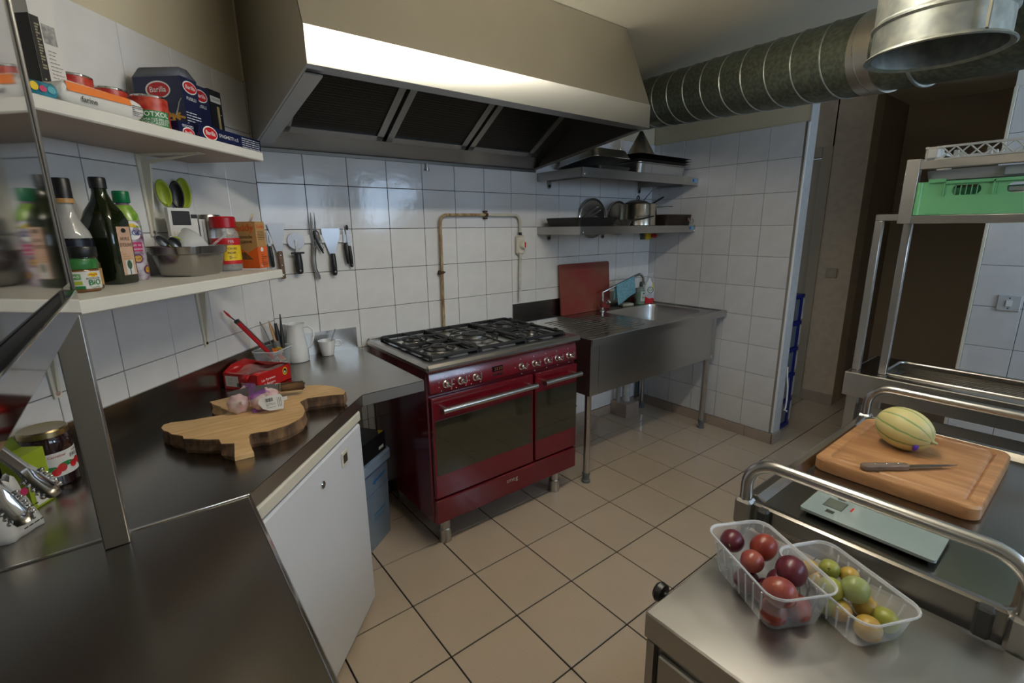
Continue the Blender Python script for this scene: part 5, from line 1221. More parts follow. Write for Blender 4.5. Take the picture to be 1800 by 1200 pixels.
stick('teaspoon', 'small spoon standing in the espresso cup', 'spoon', Vector((.205, -.072, T+.012)), ypt(589, 578, -.06), lambda L: [('handle', MB().tube([(0, 0, 0), (0, 0, L*.8), (0, 0, L)], [.0025, .003, .0045], n=8, flat=.4), M['blade'])])
# jam jar, green carton, white bag, tongs at the left
jm = thing('jam_jar', 'large jar of dark jam with a gold lid at the left', 'jar', LW(1.125, .072, T), LROT+.2)
obj('glass', MB().lathe([(0, 0), (.044, 0), (.048, .005), (.048, .108), (.044, .122), (.041, .128), (0, .128)], 40), mat('dark_jam', (.020, .006, .008), .06, coat=.6), jm)
obj('lid', MB().lathe([(.0445, .125), (.046, .127), (.046, .139), (.043, .143), (.036, .1415), (0, .1415)], 44), mat('gold_lid', (.42, .34, .19), .28, 1.0), jm)
lb = obj('label_band', band(MB(), .048, .028, .088, -.25, .125), M['white_card'], jm)
lettering('Carrefour', .0085, on_round(.0484, .079, -.60), M['red_ink'], lb); lettering('FRUITS', .013, on_round(.0484, .070, .35), M['black_ink'], lb); lettering('confiture', .0075, on_round(.0484, .081, .35), M['black_ink'], lb)
for a0, zz, rr_ in ((-.75, .040, .009), (-.5, .048, .010), (.05, .048, .009), (.3, .054, .008), (.5, .047, .009)): obj('berry_print', MB().grid(lambda u, v: on_round(.0483, zz, a0)(rr_*v*math.cos(2*PI*u), rr_*v*math.sin(2*PI*u)), 18, 2, True), M['red_ink'], lb)
for a0, zz in ((-1.0, .050), (-.3, .055)): obj('leaf_print', MB().grid(lambda u, v: on_round(.0482, zz, a0)(.016*v*math.cos(2*PI*u), .006*v*math.sin(2*PI*u)), 18, 2, True), M['green_ink'], lb)
t = lthing('green_carton', 'lime green carton in front of the jam jar', 'box', 1.243, .150, T, .15)
obj('carton', MB().box(0, .055, 0, .045, 0, .128), M['lime_card'], t); obj('lid_flap', MB().add([(0, .045, .128), (.055, .045, .128), (.050, .055, .155), (.004, .055, .152)], [(0, 1, 2, 3)]), plain('lime_dark', .12, .17, .015, .5), t, solid=.0008)
obj('white_panel', rect(MB(), on_front(.030, 0, .035), -.020, .020, -.030, .028), M['white_card'], t); text_block(on_front(.030, -.0006, .045), -.015, .015, -.012, .012, M['black_ink'], t, 4, seed=81, fill=.3)
obj('brown_print', disc(MB(), on_front(.030, -.0006, .018), .010, .007), plain('brown_print', .14, .06, .03, .5), t)
t = lthing('white_bag', 'crumpled white plastic bag of food left of the green carton', 'bag', 1.320, .185, T, .1)
mb = MB(); rnd = random.Random(8)
def fnb(u, v):
    a = 2*PI*u; k = (1-.55*v)*(1+.10*math.sin(5*a+3*v)+.06*math.sin(11*a-7*v)); return (.055*k*math.cos(a), .040*k*math.sin(a), .115*v+.006*math.sin(6*a)*v)
mb.grid(fnb, 30, 10, True); obj('bag', mb, mat('white_film', (.70, .70, .69), .3, bump=.6, bscale=30), t, ang=70, solid=.001)
obj('pink_print', disc(MB(), lambda a, c: (.012+a, -.036+.1*c, .085+c), .008, .008), plain('pink_print', .55, .03, .12, .4), t); text_block(lambda x, y: (.006+x, -.0445+.05*y, .035+y), -.020, .020, -.022, .022, M['black_ink'], t, 5, seed=82, fill=.3)
HG = Vector((-.70, -1.60, 1.335)); tA = ypt(100, 868, -1.54); tB = ypt(46, 918, -1.62)
t = thing('serving_tongs', 'pair of steel tongs hanging open from the overshelf', 'tongs', HG)
for tip, q in ((tA, 1), (tB, -1)):
    v_ = tip-HG; L = v_.length; v_.normalize(); sd = v_.cross((CAM-HG)).normalized(); nn = sd.cross(v_)
    mb = MB(); w_ = [.004, .006, .0065, .007, .010, .012, .008]; tt = [0, .15, .5, .74, .82, .93, 1.0]
    vs = []; 
    for k, f in zip(w_, tt):
        c = v_*(L*f); vs += [c-sd*k-nn*.003, c-sd*k*.5+nn*.003, c+sd*k*.5+nn*.003, c+sd*k-nn*.003]
    mb.add(vs, [(4*i+j, 4*i+j+1, 4*i+j+5, 4*i+j+4) for i in range(6) for j in range(3)])
    a_ = obj('arm', mb, M['chrome'], t, ang=50, solid=.0015)
    for k in range(5):
        for s_ in (-1, 1): obj('scallop', MB().ell(v_*(L*(.82+.036*k))+sd*s_*.0115-nn*.003, .003, .003, .003, 8, 6), M['chrome'], a_)
obj('spring_end', MB().tube([(0, -.02, -.01), (0, -.012, .006), (0, 0, .010), (0, .012, .006), (0, .02, -.01)], .004, n=8), M['chrome'], t)

# ------------------------------------------------------------------ at the sink
SZ_ = SZ+.0006
t = thing('red_cutting_board', 'large worn red plastic cutting board leaning on the tiles behind the sink', 'board', (1.797, -.066, SZ_), 0, None, (-.085, 0, 0))
obj('board', MB().prism(rrect(.2525, .176, .012, 4, .2525, .176), -.016, 0), mat('worn_red', (.23, .032, .026), .5, var=1.0, vscale=5, col2=(.22, .075, .045)), t, bevel=.003).rotation_euler = (PI/2, 0, 0)
t = thing('mixer_tap', 'long chrome swivel tap with red and blue knobs', 'tap', (2.158, -.112, SZ_))
obj('base', MB().lathe([(.020, 0), (.020, .006), (.012, .012), (.011, .05), (0, .05)], 24), M['chrome'], t)
obj('valve', MB().cyl((-.03, 0, .045), (.04, 0, .055), .012, n=18), M['chrome'], t)
obj('hot_knob', MB().lathe([(.021, 0), (.023, .004), (.021, .022), (0, .024)], 10, rotM=Matrix.Rotation(PI/2, 3, 'X'), o=(-.02, -.012, .052)), plain('knob_red', .20, .03, .03, .3), t)
obj('cold_knob', MB().lathe([(.017, 0), (.018, .004), (.016, .02), (0, .022)], 10, rotM=Matrix.Rotation(1.0, 3, 'X'), o=(.045, -.01, .062)), M['chrome'], t)
arm0 = Vector((-.004, -.004, .140)); arm1 = Vector((.27, -.085, .247)); tip = Vector((.335, -.1, .195))
spx = [(0, 0, .05), (0, 0, .10), arm0, arm0.lerp(arm1, .06), arm1, arm1+Vector((.025, -.006, .006)), arm1+Vector((.048, -.012, -.004)), arm1+Vector((.060, -.015, -.026)), arm1+Vector((.062, -.016, -.05))]
obj('spout', MB().tube(spx, .0095, n=16), M['chrome'], t, ang=70); obj('aerator', MB().cyl(arm1+Vector((.062, -.016, -.072)), arm1+Vector((.062, -.016, -.048)), .0125, n=18), M['rubber'], t)
TB = Vector((2.158, -.112, SZ_))
c0_ = arm0.lerp(arm1, .36)+TB; c1_ = arm0.lerp(arm1, .92)+TB
t = thing('dish_cloth', 'light blue dish cloth draped over the tap spout', 'cloth', c0_); dv = c1_-c0_; nv = Vector((dv.y, -dv.x, 0)).normalized()
def clo(u, v):
    # v from the front hem over the spout to the rear hem
    if v < .62: k = v/.62; drop = .150*(1-k)*(1.02-.16*u); off = .011+.008*math.sin(5*u+1)*(1-k)
    else: k = (v-.62)/.38; drop = .11*k; off = -.011-.006*math.sin(4*u)*k
    lat = .02*(1-v)*(u-.2); s_ = 1 if v < .62 else 1
    hump = .0115 if abs(v-.62) < .09 else .004
    return dv*(u*.97)+nv*off+Vector((0, 0, hump-drop))+dv.normalized()*(.022*(1-min(v/.62, 1))*(1.0))
cm = mat('blue_cloth', (.13, .33, .42), .85, var=.5, vscale=70, col2=(.22, .45, .53), bump=.8, bscale=90)
obj('cloth', MB().grid(clo, 22, 26), cm, t, ang=70, solid=.0015)
t = thing('dish_soap', 'clear bottle of green dish soap with a dark cap', 'bottle', (2.628, -.092, SZ_))
obj('soap', MB().lathe([(0, 0), (.030, 0), (.032, .004), (.032, .085), (.0, .086)], 30), mat('green_soap', (.02, .16, .055), .12, coat=.4), t)
obj('bottle', MB().lathe([(.0325, .004), (.0325, .098), (.028, .118), (.014, .135), (.012, .142)], 30), mat('soap_bottle', (.42, .55, .44), .1, alpha=.5, spec=.8), t)
obj('cap', MB().lathe([(.013, .138), (.014, .142), (.012, .168), (.006, .176), (0, .176)], 22), M['dark_grey'], t)
lb = obj('label_band', band(MB(), .0327, .028, .104, -.2, .045), plain('soap_label', .62, .70, .62, .45), t); lettering('Rainett', .010, on_round(.0332, .070, -.25), M['red_ink'], lb); obj('leaf_mark', MB().grid(lambda u, v: on_round(.0331, .088, -.15)(.010*v*math.cos(2*PI*u), .007*v*math.sin(2*PI*u)), 16, 2, True), M['green_ink'], lb); obj('green_bar', band(MB(), .0331, .052, .058, -.2, .028), M['green_ink'], lb); text_block(lambda x, y: on_round(.0331, .040, -.2)(x, y), -.012, .012, -.008, .008, M['black_ink'], lb, 3, seed=91, fill=.3)
t = thing('cleaner_spray', 'white and red spray bottle of kitchen cleaner in the corner', 'bottle', (2.722, -.095, SZ_), -.7)
mb = MB(); loft(mb, [ring3(rrect(.040, .026, .018), 0), ring3(rrect(.042, .027, .02), .006), ring3(rrect(.042, .027, .02), .12), ring3(rrect(.030, .022, .018), .155), ring3(rrect(.016, .016, .0155), .185), ring3(rrect(.014, .014, .0138), .200)]); obj('bottle', mb, plain('spray_white', .72, .74, .76, .3), t, ang=50)
mb = MB(); loft(mb, [ring3(rrect(.0405, .0265, .018), .0005), ring3(rrect(.0425, .0275, .02), .006), ring3(rrect(.0425, .0275, .02), .035)], False, False); lb = obj('red_foot', mb, M['red_ink'], t, ang=50)
obj('red_swoosh', MB().add([(-.0425, -.0278, .034), (.042, -.0278, .034), (.030, -.0278, .045), (0, -.0278, .040), (-.030, -.0278, .055), (-.042, -.0278, .075)], [(0, 1, 2, 3, 4, 5)]), M['red_ink'], lb)
lg = obj('logo_disc', disc(MB(), on_front(.008, -.0275, .108), .024, .026), plain('logo_green', .01, .10, .05, .4), t); obj('logo_white', disc(MB(), on_front(.008, -.0279, .108), .019, .021), M['white_ink'], lg); lettering('Cif', .026, on_front(.008, -.0284, .107), M['green_ink'], lg, bold=.012)
lettering('CUISINE', .010, on_front(.004, -.0275, .073), M['blue_plastic'], t); lettering('DEGRAISSANT', .009, on_front(.0, -.0275, .062), M['blue_plastic'], t); text_block(on_front(.0, -.0275, .050), -.01, .03, -.005, .005, M['blue_plastic'], t, 2, seed=92, fill=.3)
obj('yellow_stripe', MB().add([(.030, -.0275, .118), (.040, -.0275, .118), (.028, -.0215, .158), (.018, -.0225, .155)], [(0, 1, 2, 3)]), M['yellow_ink'], t)
obj('trigger_head', MB().cbox(-.012, .030, -.011, .011, .205, .235, .004).cyl((0, 0, .196), (0, 0, .208), .016, n=18), M['frost'], t); obj('trigger', MB().tube([(.022, 0, .208), (.034, 0, .190), (.036, 0, .172)], .004, n=8), M['frost'], t)
t = thing('sponge', 'pale scouring sponge lying behind the sink bowl', 'sponge', (2.475, -.075, SZ_), -.3)
obj('foam', MB().cbox(-.05, .05, -.032, .032, .004, .022, .005), plain('sponge_foam', .52, .50, .38, .9), t); obj('scourer', MB().cbox(-.05, .05, -.032, .032, 0, .006, .002), plain('scourer', .20, .22, .14, .95), t)

# ------------------------------------------------------------------ pots on the lower steel shelf
Q2 = 1.4897
dkpan = mat('black_pan', (.008, .0075, .007), .45)
def pan_box(name, label, x0, x1, y0, y1, h, m, fl=.018, rim=.004, cat='pan'):
    t = thing(name, label, cat, ((x0+x1)/2, (y0+y1)/2, Q2)); hx, hy = (x1-x0)/2, (y1-y0)/2; mb = MB()
    loft(mb, [ring3(rrect(hx-fl, hy-fl, .025), 0), ring3(rrect(hx-.004, hy-.004, .03), h-.002), ring3(rrect(hx, hy, .03), h), ring3(rrect(hx-.006, hy-.006, .03), h), ring3(rrect(hx-fl-.003, hy-fl-.003, .025), .004)])
    obj('body', mb, m, t, ang=40); return t
pan_box('baking_tin', 'long black baking tin at the left end of the lower steel shelf', 1.625, 1.985, -.375, -.065, .052, dkpan)
t = thing('grill_rack', 'pair of bent wire handles sticking out of the black tin', 'rack', (1.80, -.30, Q2+.010))
for q in (0, 1):
    P0_ = ypt(1013, 391+6*q, -.33)-t.location; P1_ = ypt(1053+4*q, 362+6*q, -.30)-t.location; e = Vector((.004, .012, .0))
    obj('wire', MB().tube([P0_-e, P0_.lerp(P1_, .9)-e, P1_, P0_.lerp(P1_, .9)+e, P0_+e], .0024, n=8), M['chrome'], t)
t = thing('frying_pan', 'round black speckled frying pan in front of the pan lids', 'pan', (2.092, -.245, Q2))
obj('body', MB().lathe([(0, 0), (.105, 0), (.122, .036), (.125, .040), (.120, .038), (.102, .005), (0, .004)], 44), mat('speckled_pan', (.012, .012, .012), .35, var=1.0, vscale=160, col2=(.10, .09, .07)), t)
obj('handle', MB().tube([(.06, -.105, .034), (.12, -.14, .045), (.24, -.14, .062)], [.006, .007, .006], n=10, flat=.5), M['black_iron'], t)
def pan_lid(x, zc, r, label, y=-.024):
    t = thing('round_cover', label, 'lid', (x, y, zc-r), 0, None)
    rm = Matrix.Rotation(PI/2, 3, 'X')
    obj('disc', MB().lathe([(r, 0), (r, .004), (r-.008, .006), (r-.012, .003), (.0, .008)], 44, rotM=rm, o=(0, 0, r)), mat('lid_steel', (.36, .34, .31), .3, 1.0), t)
    obj('rim', MB().tube([(r*math.cos(a*PI/20), -.003, r+r*math.sin(a*PI/20)) for a in range(40)], .0035, n=8, closed=True), M['chrome'], t)
    obj('lid_handle', MB().tube([(-.03, -.006, r-.012), (-.028, -.026, r-.006), (.028, -.026, r+.006), (.03, -.006, r+.012)], .005, n=10), M['steel_dull'], t); return t
pan_lid(2.125, 1.545, .135, 'larger round steel lid wedged behind the lower steel shelf'); pan_lid(2.40, 1.545, .122, 'smaller round lid mostly hidden behind the steel saucepan')
t = thing('saucepan', 'large shiny stainless steel saucepan on the lower steel shelf', 'pan', (2.355, -.235, Q2), 0)
obj('body', MB().lathe([(0, 0), (.122, 0), (.128, .004), (.128, .140), (.131, .145), (.128, .147), (.124, .142), (.124, .008), (0, .006)], 48), mat('pan_steel', (.60, .56, .48), .2, 1.0), t, ang=40)
obj('handle', MB().tube([(.125, -.02, .118), (.17, -.035, .125), (.30, -.075, .130)], [.007, .008, .007], n=12, flat=.6), M['steel'], t)
obj('rivet', MB().ell((.128, -.02, .118), .006, .010, .010, 10, 6), M['chrome'], t)
t = thing('domed_cover', 'small domed lid with a black knob resting on the saucepan', 'lid', (2.335, -.245, Q2+.1475), 0, None, (0, .06, 0))
obj('dome', MB().lathe([(.085, 0), (.086, .003), (.060, .018), (.020, .026), (0, .027)], 36), M['steel'], t); obj('knob', MB().tube([(-.006, 0, .026), (-.008, 0, .045), (.004, 0, .055), (.016, 0, .045), (.012, 0, .027)], .005, n=10), M['black_plastic'], t)
t = thing('ladle', 'upper black long handled ladle standing in the saucepan', 'ladle', (2.40, -.20, Q2+.12))
obj('handle', MB().tube([(-.04, 0, -.05), (.03, -.02, .05), (.115, -.03, .125)], [.006, .006, .004], n=10, flat=.5), M['black_plastic'], t)
t = thing('serving_spoon', 'lower black handled spoon lying in the saucepan', 'spoon', (2.44, -.23, Q2+.13))
obj('handle', MB().tube([(-.05, 0, -.02), (.06, -.03, .028), (.135, -.055, .068)], [.005, .007, .007], n=10, flat=.6), M['black_plastic'], t)
t = pan_box('roasting_tin', 'dark brown roasting tin with wire handles at the shelf right end', 2.498, 2.818, -.385, -.10, .075, mat('brown_tin', (.035, .022, .015), .35, .5), .016)
for sy in (0,):
    obj('wire_handle', MB().tube([(.075, -.152, .048), (.078, -.160, .030), (.088, -.162, .014), (.120, -.162, .014), (.130, -.160, .030), (.132, -.152, .048)], .0028, n=8), M['chrome'], t)
obj('handle_plate', MB().box(.085, .122, -.1425, -.136, .028, .052), mat('rust_plate', (.20, .08, .04), .5, .4), t)
# ------------------------------------------------------------------ trays on the upper steel shelf
Q1 = 1.8207
t = thing('roasting_tray', 'shallow steel tray turned upside down and tilted to the wall', 'tray', (1.925, -.205, Q1+.052), 0, None, (-.13, 0, .0))
mb = MB(); loft(mb, [ring3(rrect(.165, .165, .03), .0), ring3(rrect(.168, .168, .03), .004), ring3(rrect(.155, .155, .035), .048), ring3(rrect(.148, .148, .03), .056)]); obj('body', mb, M['steel'], t, ang=40); obj('rim', MB().tube([Vector((x, y, .003)) for x, y in rrect(.168, .168, .03, 4)], .004, n=6, closed=True), M['chrome'], t)
t = thing('flat_tray', 'flat steel tray under the tilted upside down tray', 'tray', (1.955, -.20, Q1))
mb = MB(); loft(mb, [ring3(rrect(.14, .15, .03), 0), ring3(rrect(.155, .165, .03), .024), ring3(rrect(.16, .17, .03), .026), ring3(rrect(.15, .16, .03), .023), ring3(rrect(.135, .145, .03), .004)]); obj('body', mb, M['steel_dull'], t, ang=40)
t = thing('perforated_pan', 'perforated steel steam pan at the bottom of the tray stack', 'pan', (2.440, -.215, Q1))
mb = MB(); loft(mb, [ring3(rrect(.255, .145, .03), 0), ring3(rrect(.265, .155, .035), .062), ring3(rrect(.285, .172, .03), .066), ring3(rrect(.285, .172, .03), .069), ring3(rrect(.258, .148, .03), .064), ring3(rrect(.25, .14, .03), .004)]); obj('body', mb, M['steel'], t, ang=40)
mb = MB()
for i in range(40):
    for j in range(5):
        x = -.20+i*.0103+(.004 if i // 7 % 2 else 0); z = .010+j*.0095
        if i % 7 == 6: continue
        y = -.146-.0098*(z/.062); mb.add([(x, y-.0006, z), (x+.0072, y-.0006, z+.001), (x+.0072, y-.0012, z+.0045), (x, y-.0012, z+.0035)], [(0, 1, 2, 3)])
obj('perforation', mb, plain('hole_white', .55, .55, .54, .6), t)['kind'] = 'stuff'
for k, (lab, dx_) in enumerate((('lower baking tray of the stack under the conical sieve', 0.0), ('middle dark baking tray of the stack under the sieve', .004), ('top dark baking tray carrying the conical sieve', -.004))):
    t = thing('baking_tray', lab, 'tray', (2.450+dx_, -.215, Q1+.0705+.0165*k)); mb = MB()
    loft(mb, [ring3(rrect(.25, .135, .03), 0), ring3(rrect(.285, .165, .035), .014), ring3(rrect(.30, .178, .03), .0155), ring3(rrect(.283, .163, .03), .0135), ring3(rrect(.248, .133, .03), .002)]); obj('body', mb, mat('tray_steel%d' % k, ((.40, .37, .33), (.12, .10, .085), (.09, .075, .06))[k], .35, .9), t, ang=40)
t = thing('conical_sieve', 'conical steel sieve standing point up on the baking trays', 'sieve', (2.375, -.22, Q1+.0705+.0165*3+.0008))
obj('cone', MB().lathe([(.098, 0), (.100, .003), (.099, .010), (.012, .168), (.009, .172), (0, .173)], 40), mat('sieve_steel', (.42, .39, .33), .35, 1.0, var=.4, vscale=200), t); obj('rim', MB().tube([(.099*math.cos(a*PI/18), .099*math.sin(a*PI/18), .005) for a in range(36)], .003, n=6, closed=True), M['steel_dull'], t)
# emergency stop in the corner below the shelf
t = thing('emergency_button', 'yellow box with a red mushroom push button in the wall corner', 'button', (2.742, YW, 1.385))
obj('box', MB().cbox(-.03, .035, -.045, 0, 0, .055, .004), M['yellow_ink'], t); obj('push_button', MB().cyl((.03, -.05, .028), (.058, -.058, .028), .013, n=20).ell((.06, -.0585, .028), .010, .018, .018, 16, 10), M['red_ink'], t); obj('grey_back', MB().box(-.048, -.03, -.03, 0, 0, .05), M['rubber'], t)
# ------------------------------------------------------------------ below the sink
t = thing('drain_pipe', 'white waste pipe standing on a tiled box below the sink', 'pipe', (2.50, -.095, 0))
obj('tiled_box', MB().cbox(-.085, .075, -.075, .08, 0, .115, .002), M['plinth'], t); obj('pipe', MB().cyl((.0, 0, .115), (-.008, 0, .57), .031, n=24), mat('old_white_paint', (.62, .61, .58), .5, var=.3, vscale=20), t); obj('pipe', MB().cyl((-.062, .03, .115), (-.062, .03, .57), .017, n=18), M['grout_pale'], t); obj('pipe', MB().cyl((.23, .065, .08), (.23, .065, .57), .017, n=18), M['rubber'], t)
t = thing('pipe_box', 'long low tiled pipe box along the wall left of the waste pipe', 'box', (1.90, -.07, 0)); obj('tiled_box', MB().cbox(-.36, .20, -.075, .055, 0, .10, .002), M['plinth'], t)
t = thing('water_pipes', 'bundle of thin white water pipes between cooker and sink', 'pipe', (1.80, -.055, .1006))
for x in (-.12, -.05, .03, .07): obj('pipe', MB().cyl((x, 0, 0), (x, 0, .34), .009, n=12), M['cream_plastic'], t)
obj('pipe', MB().tube([(-.13, -.016, .17), (.08, -.016, .19)], .010, n=12), M['cream_plastic'], t); obj('pipe', MB().tube([(-.13, -.016, .235), (.08, -.016, .25)], .008, n=12), M['cream_plastic'], t); obj('stop_tap', MB().ell((.035, -.03, .245), .016, .012, .016, 12, 8).box(.11, .155, -.02, -.012, .09, .098), M['dark_grey'], t)
# ------------------------------------------------------------------ serving trolley
TX0, TX1, TY0, TY1, TD = .582, 1.418, -2.425, -1.938, .832
tr = thing('serving_trolley', 'stainless steel serving trolley with two curved tube handles', 'trolley', ((TX0+TX1)/2, (TY0+TY1)/2, 0))
hx, hy = (TX1-TX0)/2, (TY1-TY0)/2
def deck(z):
    mb = MB(); loft(mb, [ring3(rrect(hx, hy, .035), z-.045), ring3(rrect(hx, hy, .035), z+.016), ring3(rrect(hx-.006, hy-.006, .03), z+.020), ring3(rrect(hx-.020, hy-.020, .028), z+.018), ring3(rrect(hx-.034, hy-.034, .03), z)], True, True); return mb
obj('deck', deck(TD), M['steel_top'], tr, ang=40); obj('lower_deck', deck(.30), M['steel_dull'], tr, ang=40)
for sx in (-1, 1):
    xh = sx*(hx-.002) if sx < 0 else hx-.004
    zt = .956; rb = .062; yl = hy-.012
    pts = [(xh, yl, .20), (xh, yl, zt-rb)]+[tuple(p) for p in arc((xh, yl-rb, zt-rb), rb, 0, PI/2, 8, 'yz')][1:]+[tuple(p) for p in arc((xh, -yl+rb, zt-rb), rb, PI/2, PI, 8, 'yz')]+[(xh, -yl, .20)]
    obj('handle_tube', MB().tube(pts, .0135, n=20), M['steel'], tr, ang=60)
    for sy in (-1, 1):
        obj('corner_bracket', MB().cbox(xh-.018, xh+.018, sy*yl-.019, sy*yl+.019, TD-.045, TD+.024, .006), M['steel_dull'], tr)
        obj('corner_buffer', MB().cbox(xh+sx*0-.0195 if sx < 0 else xh-.01, xh+.01 if sx < 0 else xh+.0195, sy*(yl-.046)-.012, sy*(yl-.046)+.012, TD-.04, TD+.0175, .004), M['dark_grey'], tr)
        w_ = obj('castor', MB().cyl((xh, sy*yl-.012, .045), (xh, sy*yl+.012, .045), .045, n=24), M['dark_grey'], tr); obj('castor_fork', MB().box(xh-.012, xh+.012, sy*yl-.016, sy*yl+.016, .07, .21), M['steel_dull'], w_)
# wooden board with juice groove
BZ = TD+.0006
t = thing('carving_board', 'thick worn wooden carving board with a juice groove on the trolley', 'board', (1.125, -2.142, BZ), 0)
bx, by, bh = .218, .168, .036
mb = MB(); gi = [rrect(bx, by, .028, 5), rrect(bx-.004, by-.004, .026, 5), rrect(bx-.026, by-.026, .020, 5), rrect(bx-.031, by-.031, .018, 5), rrect(bx-.036, by-.036, .016, 5)]
loft(mb, [ring3(rrect(bx-.004, by-.004, .026, 5), 0), ring3(gi[0], .005), ring3(gi[0], bh-.005), ring3(gi[1], bh), ring3(gi[2], bh), ring3(gi[3], bh-.005), ring3(gi[4], bh)])
obj('board', mb, M['wood_board'], t, ang=40); obj('thumb_hollow', MB().ell((-.155, .105, bh-.004), .018, .024, .006, 18, 8), M['wood_board'], t)
# melon
t = thing('melon', 'pale yellow melon with green stripes lying on the carving board', 'melon', (1.152, -2.108, BZ+bh+.0572))
ax = Vector((-.22, -.95, -.20)).normalized(); t.rotation_mode = 'QUATERNION'; t.rotation_quaternion = ax.to_track_quat('X', 'Z')
mm = bpy.data.materials.new('melon_rind'); mm.use_nodes = True; nt = mm.node_tree; bs = nt.nodes['Principled BSDF']; bs.inputs['Roughness'].default_value = .45
tc = nt.nodes.new('ShaderNodeTexCoord'); sp = nt.nodes.new('ShaderNodeSeparateXYZ'); nt.links.new(tc.outputs['Object'], sp.inputs[0])
at = nt.nodes.new('ShaderNodeMath'); at.operation = 'ARCTAN2'; nt.links.new(sp.outputs['Y'], at.inputs[0]); nt.links.new(sp.outputs['Z'], at.inputs[1])
ns = nt.nodes.new('ShaderNodeTexNoise'); ns.inputs['Scale'].default_value = 28; nt.links.new(tc.outputs['Object'], ns.inputs['Vector'])
ad = nt.nodes.new('ShaderNodeMath'); ad.operation = 'MULTIPLY_ADD'; ad.inputs[1].default_value = .14; nt.links.new(ns.outputs['Fac'], ad.inputs[0]); nt.links.new(at.outputs[0], ad.inputs[2])
mu = nt.nodes.new('ShaderNodeMath'); mu.operation = 'MULTIPLY'; mu.inputs[1].default_value = 10.0; nt.links.new(ad.outputs[0], mu.inputs[0])
co = nt.nodes.new('ShaderNodeMath'); co.operation = 'COSINE'; nt.links.new(mu.outputs[0], co.inputs[0])
rp = nt.nodes.new('ShaderNodeValToRGB'); rp.color_ramp.elements[0].position = .80; rp.color_ramp.elements[0].color = (.62, .55, .24, 1); rp.color_ramp.elements[1].position = .985; rp.color_ramp.elements[1].color = (.20, .30, .11, 1); nt.links.new(co.outputs[0], rp.inputs[0])
n2 = nt.nodes.new('ShaderNodeTexNoise'); n2.inputs['Scale'].default_value = 16; n2.inputs['Detail'].default_value = 5; nt.links.new(tc.outputs['Object'], n2.inputs['Vector'])
mr = nt.nodes.new('ShaderNodeMapRange'); mr.inputs[1].default_value = .62; mr.inputs[2].default_value = .74; mr.inputs[4].default_value = .45; nt.links.new(n2.outputs['Fac'], mr.inputs[0])
mx = nt.nodes.new('ShaderNodeMix'); mx.data_type = 'RGBA'; mx.inputs['B'].default_value = (.42, .28, .09, 1); nt.links.new(rp.outputs[0], mx.inputs['A']); nt.links.new(mr.outputs[0], mx.inputs['Factor']); nt.links.new(mx.outputs['Result'], bs.inputs['Base Color'])
def mel(u, v):
    a = 2*PI*u; th = PI*v; r_ = math.sin(th)**.92*(1-.018*(math.cos(10*a)*.5+.5)**6); return (-.068*math.cos(th), .0575*r_*math.sin(a), .0575*r_*math.cos(a))
obj('rind', MB().grid(mel, 80, 28, True), mm, t, ang=80)
obj('stem', MB().tube([(.066, 0, 0), (.073, .001, .002), (.079, .003, .001)], [.007, .0045, .003], n=10), plain('stem_green', .42, .44, .22, .6), t)
def decal(u, v): 
    a = 2*PI*u; y, z = .011*v*math.cos(a), .008*v*math.sin(a); 
    return (.062-.25*abs(z)*0, -.0320+y*.8-.002, -.010+z) 
obj('sticker', MB().ell((.052, -.032, -.020), .006, .011, .011, 14, 8), plain('sticker_violet', .10, .03, .35, .3), t)
t = thing('boning_knife', 'knife with a worn grey brown handle on the carving board', 'knife', (.918, -2.081, BZ+bh+.0008), math.atan2(-.155, .197))
L = .25; 
hd_ = obj('handle', MB().prism([(0, -.010), (.012, -.013), (.06, -.011), (.10, -.0125), (.118, -.010), (.118, .008), (.06, .009), (.01, .011), (0, .006)], 0, .016), M['wood_grey'], t, bevel=.004)
for x in (.035, .065, .095): obj('rivet', MB().ell((x, 0, .0165), .0035, .0035, .001, 12, 6), M['chrome'], hd_)
obj('blade', MB().prism([(.116, -.009), (.17, -.008), (L, .003), (.17, .007), (.116, .006)], .006, .0085), mat('dark_blade', (.28, .27, .27), .3, 1.0), t)
# kitchen scale
t = thing('kitchen_scale', 'flat glass kitchen scale with a grey display on the trolley', 'scale', (.728, -2.163, TD+.0008), .0)
obj('base', MB().cbox(-.062, .062, -.112, .112, .001, .009, .002), M['black_plastic'], t); gl_ = obj('glass_plate', MB().prism(rrect(.073, .122, .008), .010, .016), mat('grey_glass', (.27, .33, .32), .10, coat=.5), t)
dsp = obj('display', MB().box(-.022, .020, .055, .090, .016, .0164), mat('lcd', (.115, .135, .11), .2), t); obj('display_frame', MB().box(-.024, .022, .053, .092, .0158, .0162), M['dark_grey'], dsp)
for x in (-.045, .034): obj('touch_key', MB().box(x-.005, x+.009, .062, .078, .016, .0164), M['dark_grey'], t)
obj('red_mark', MB().box(-.008, .012, .038, .042, .016, .0163), M['red_ink'], t)

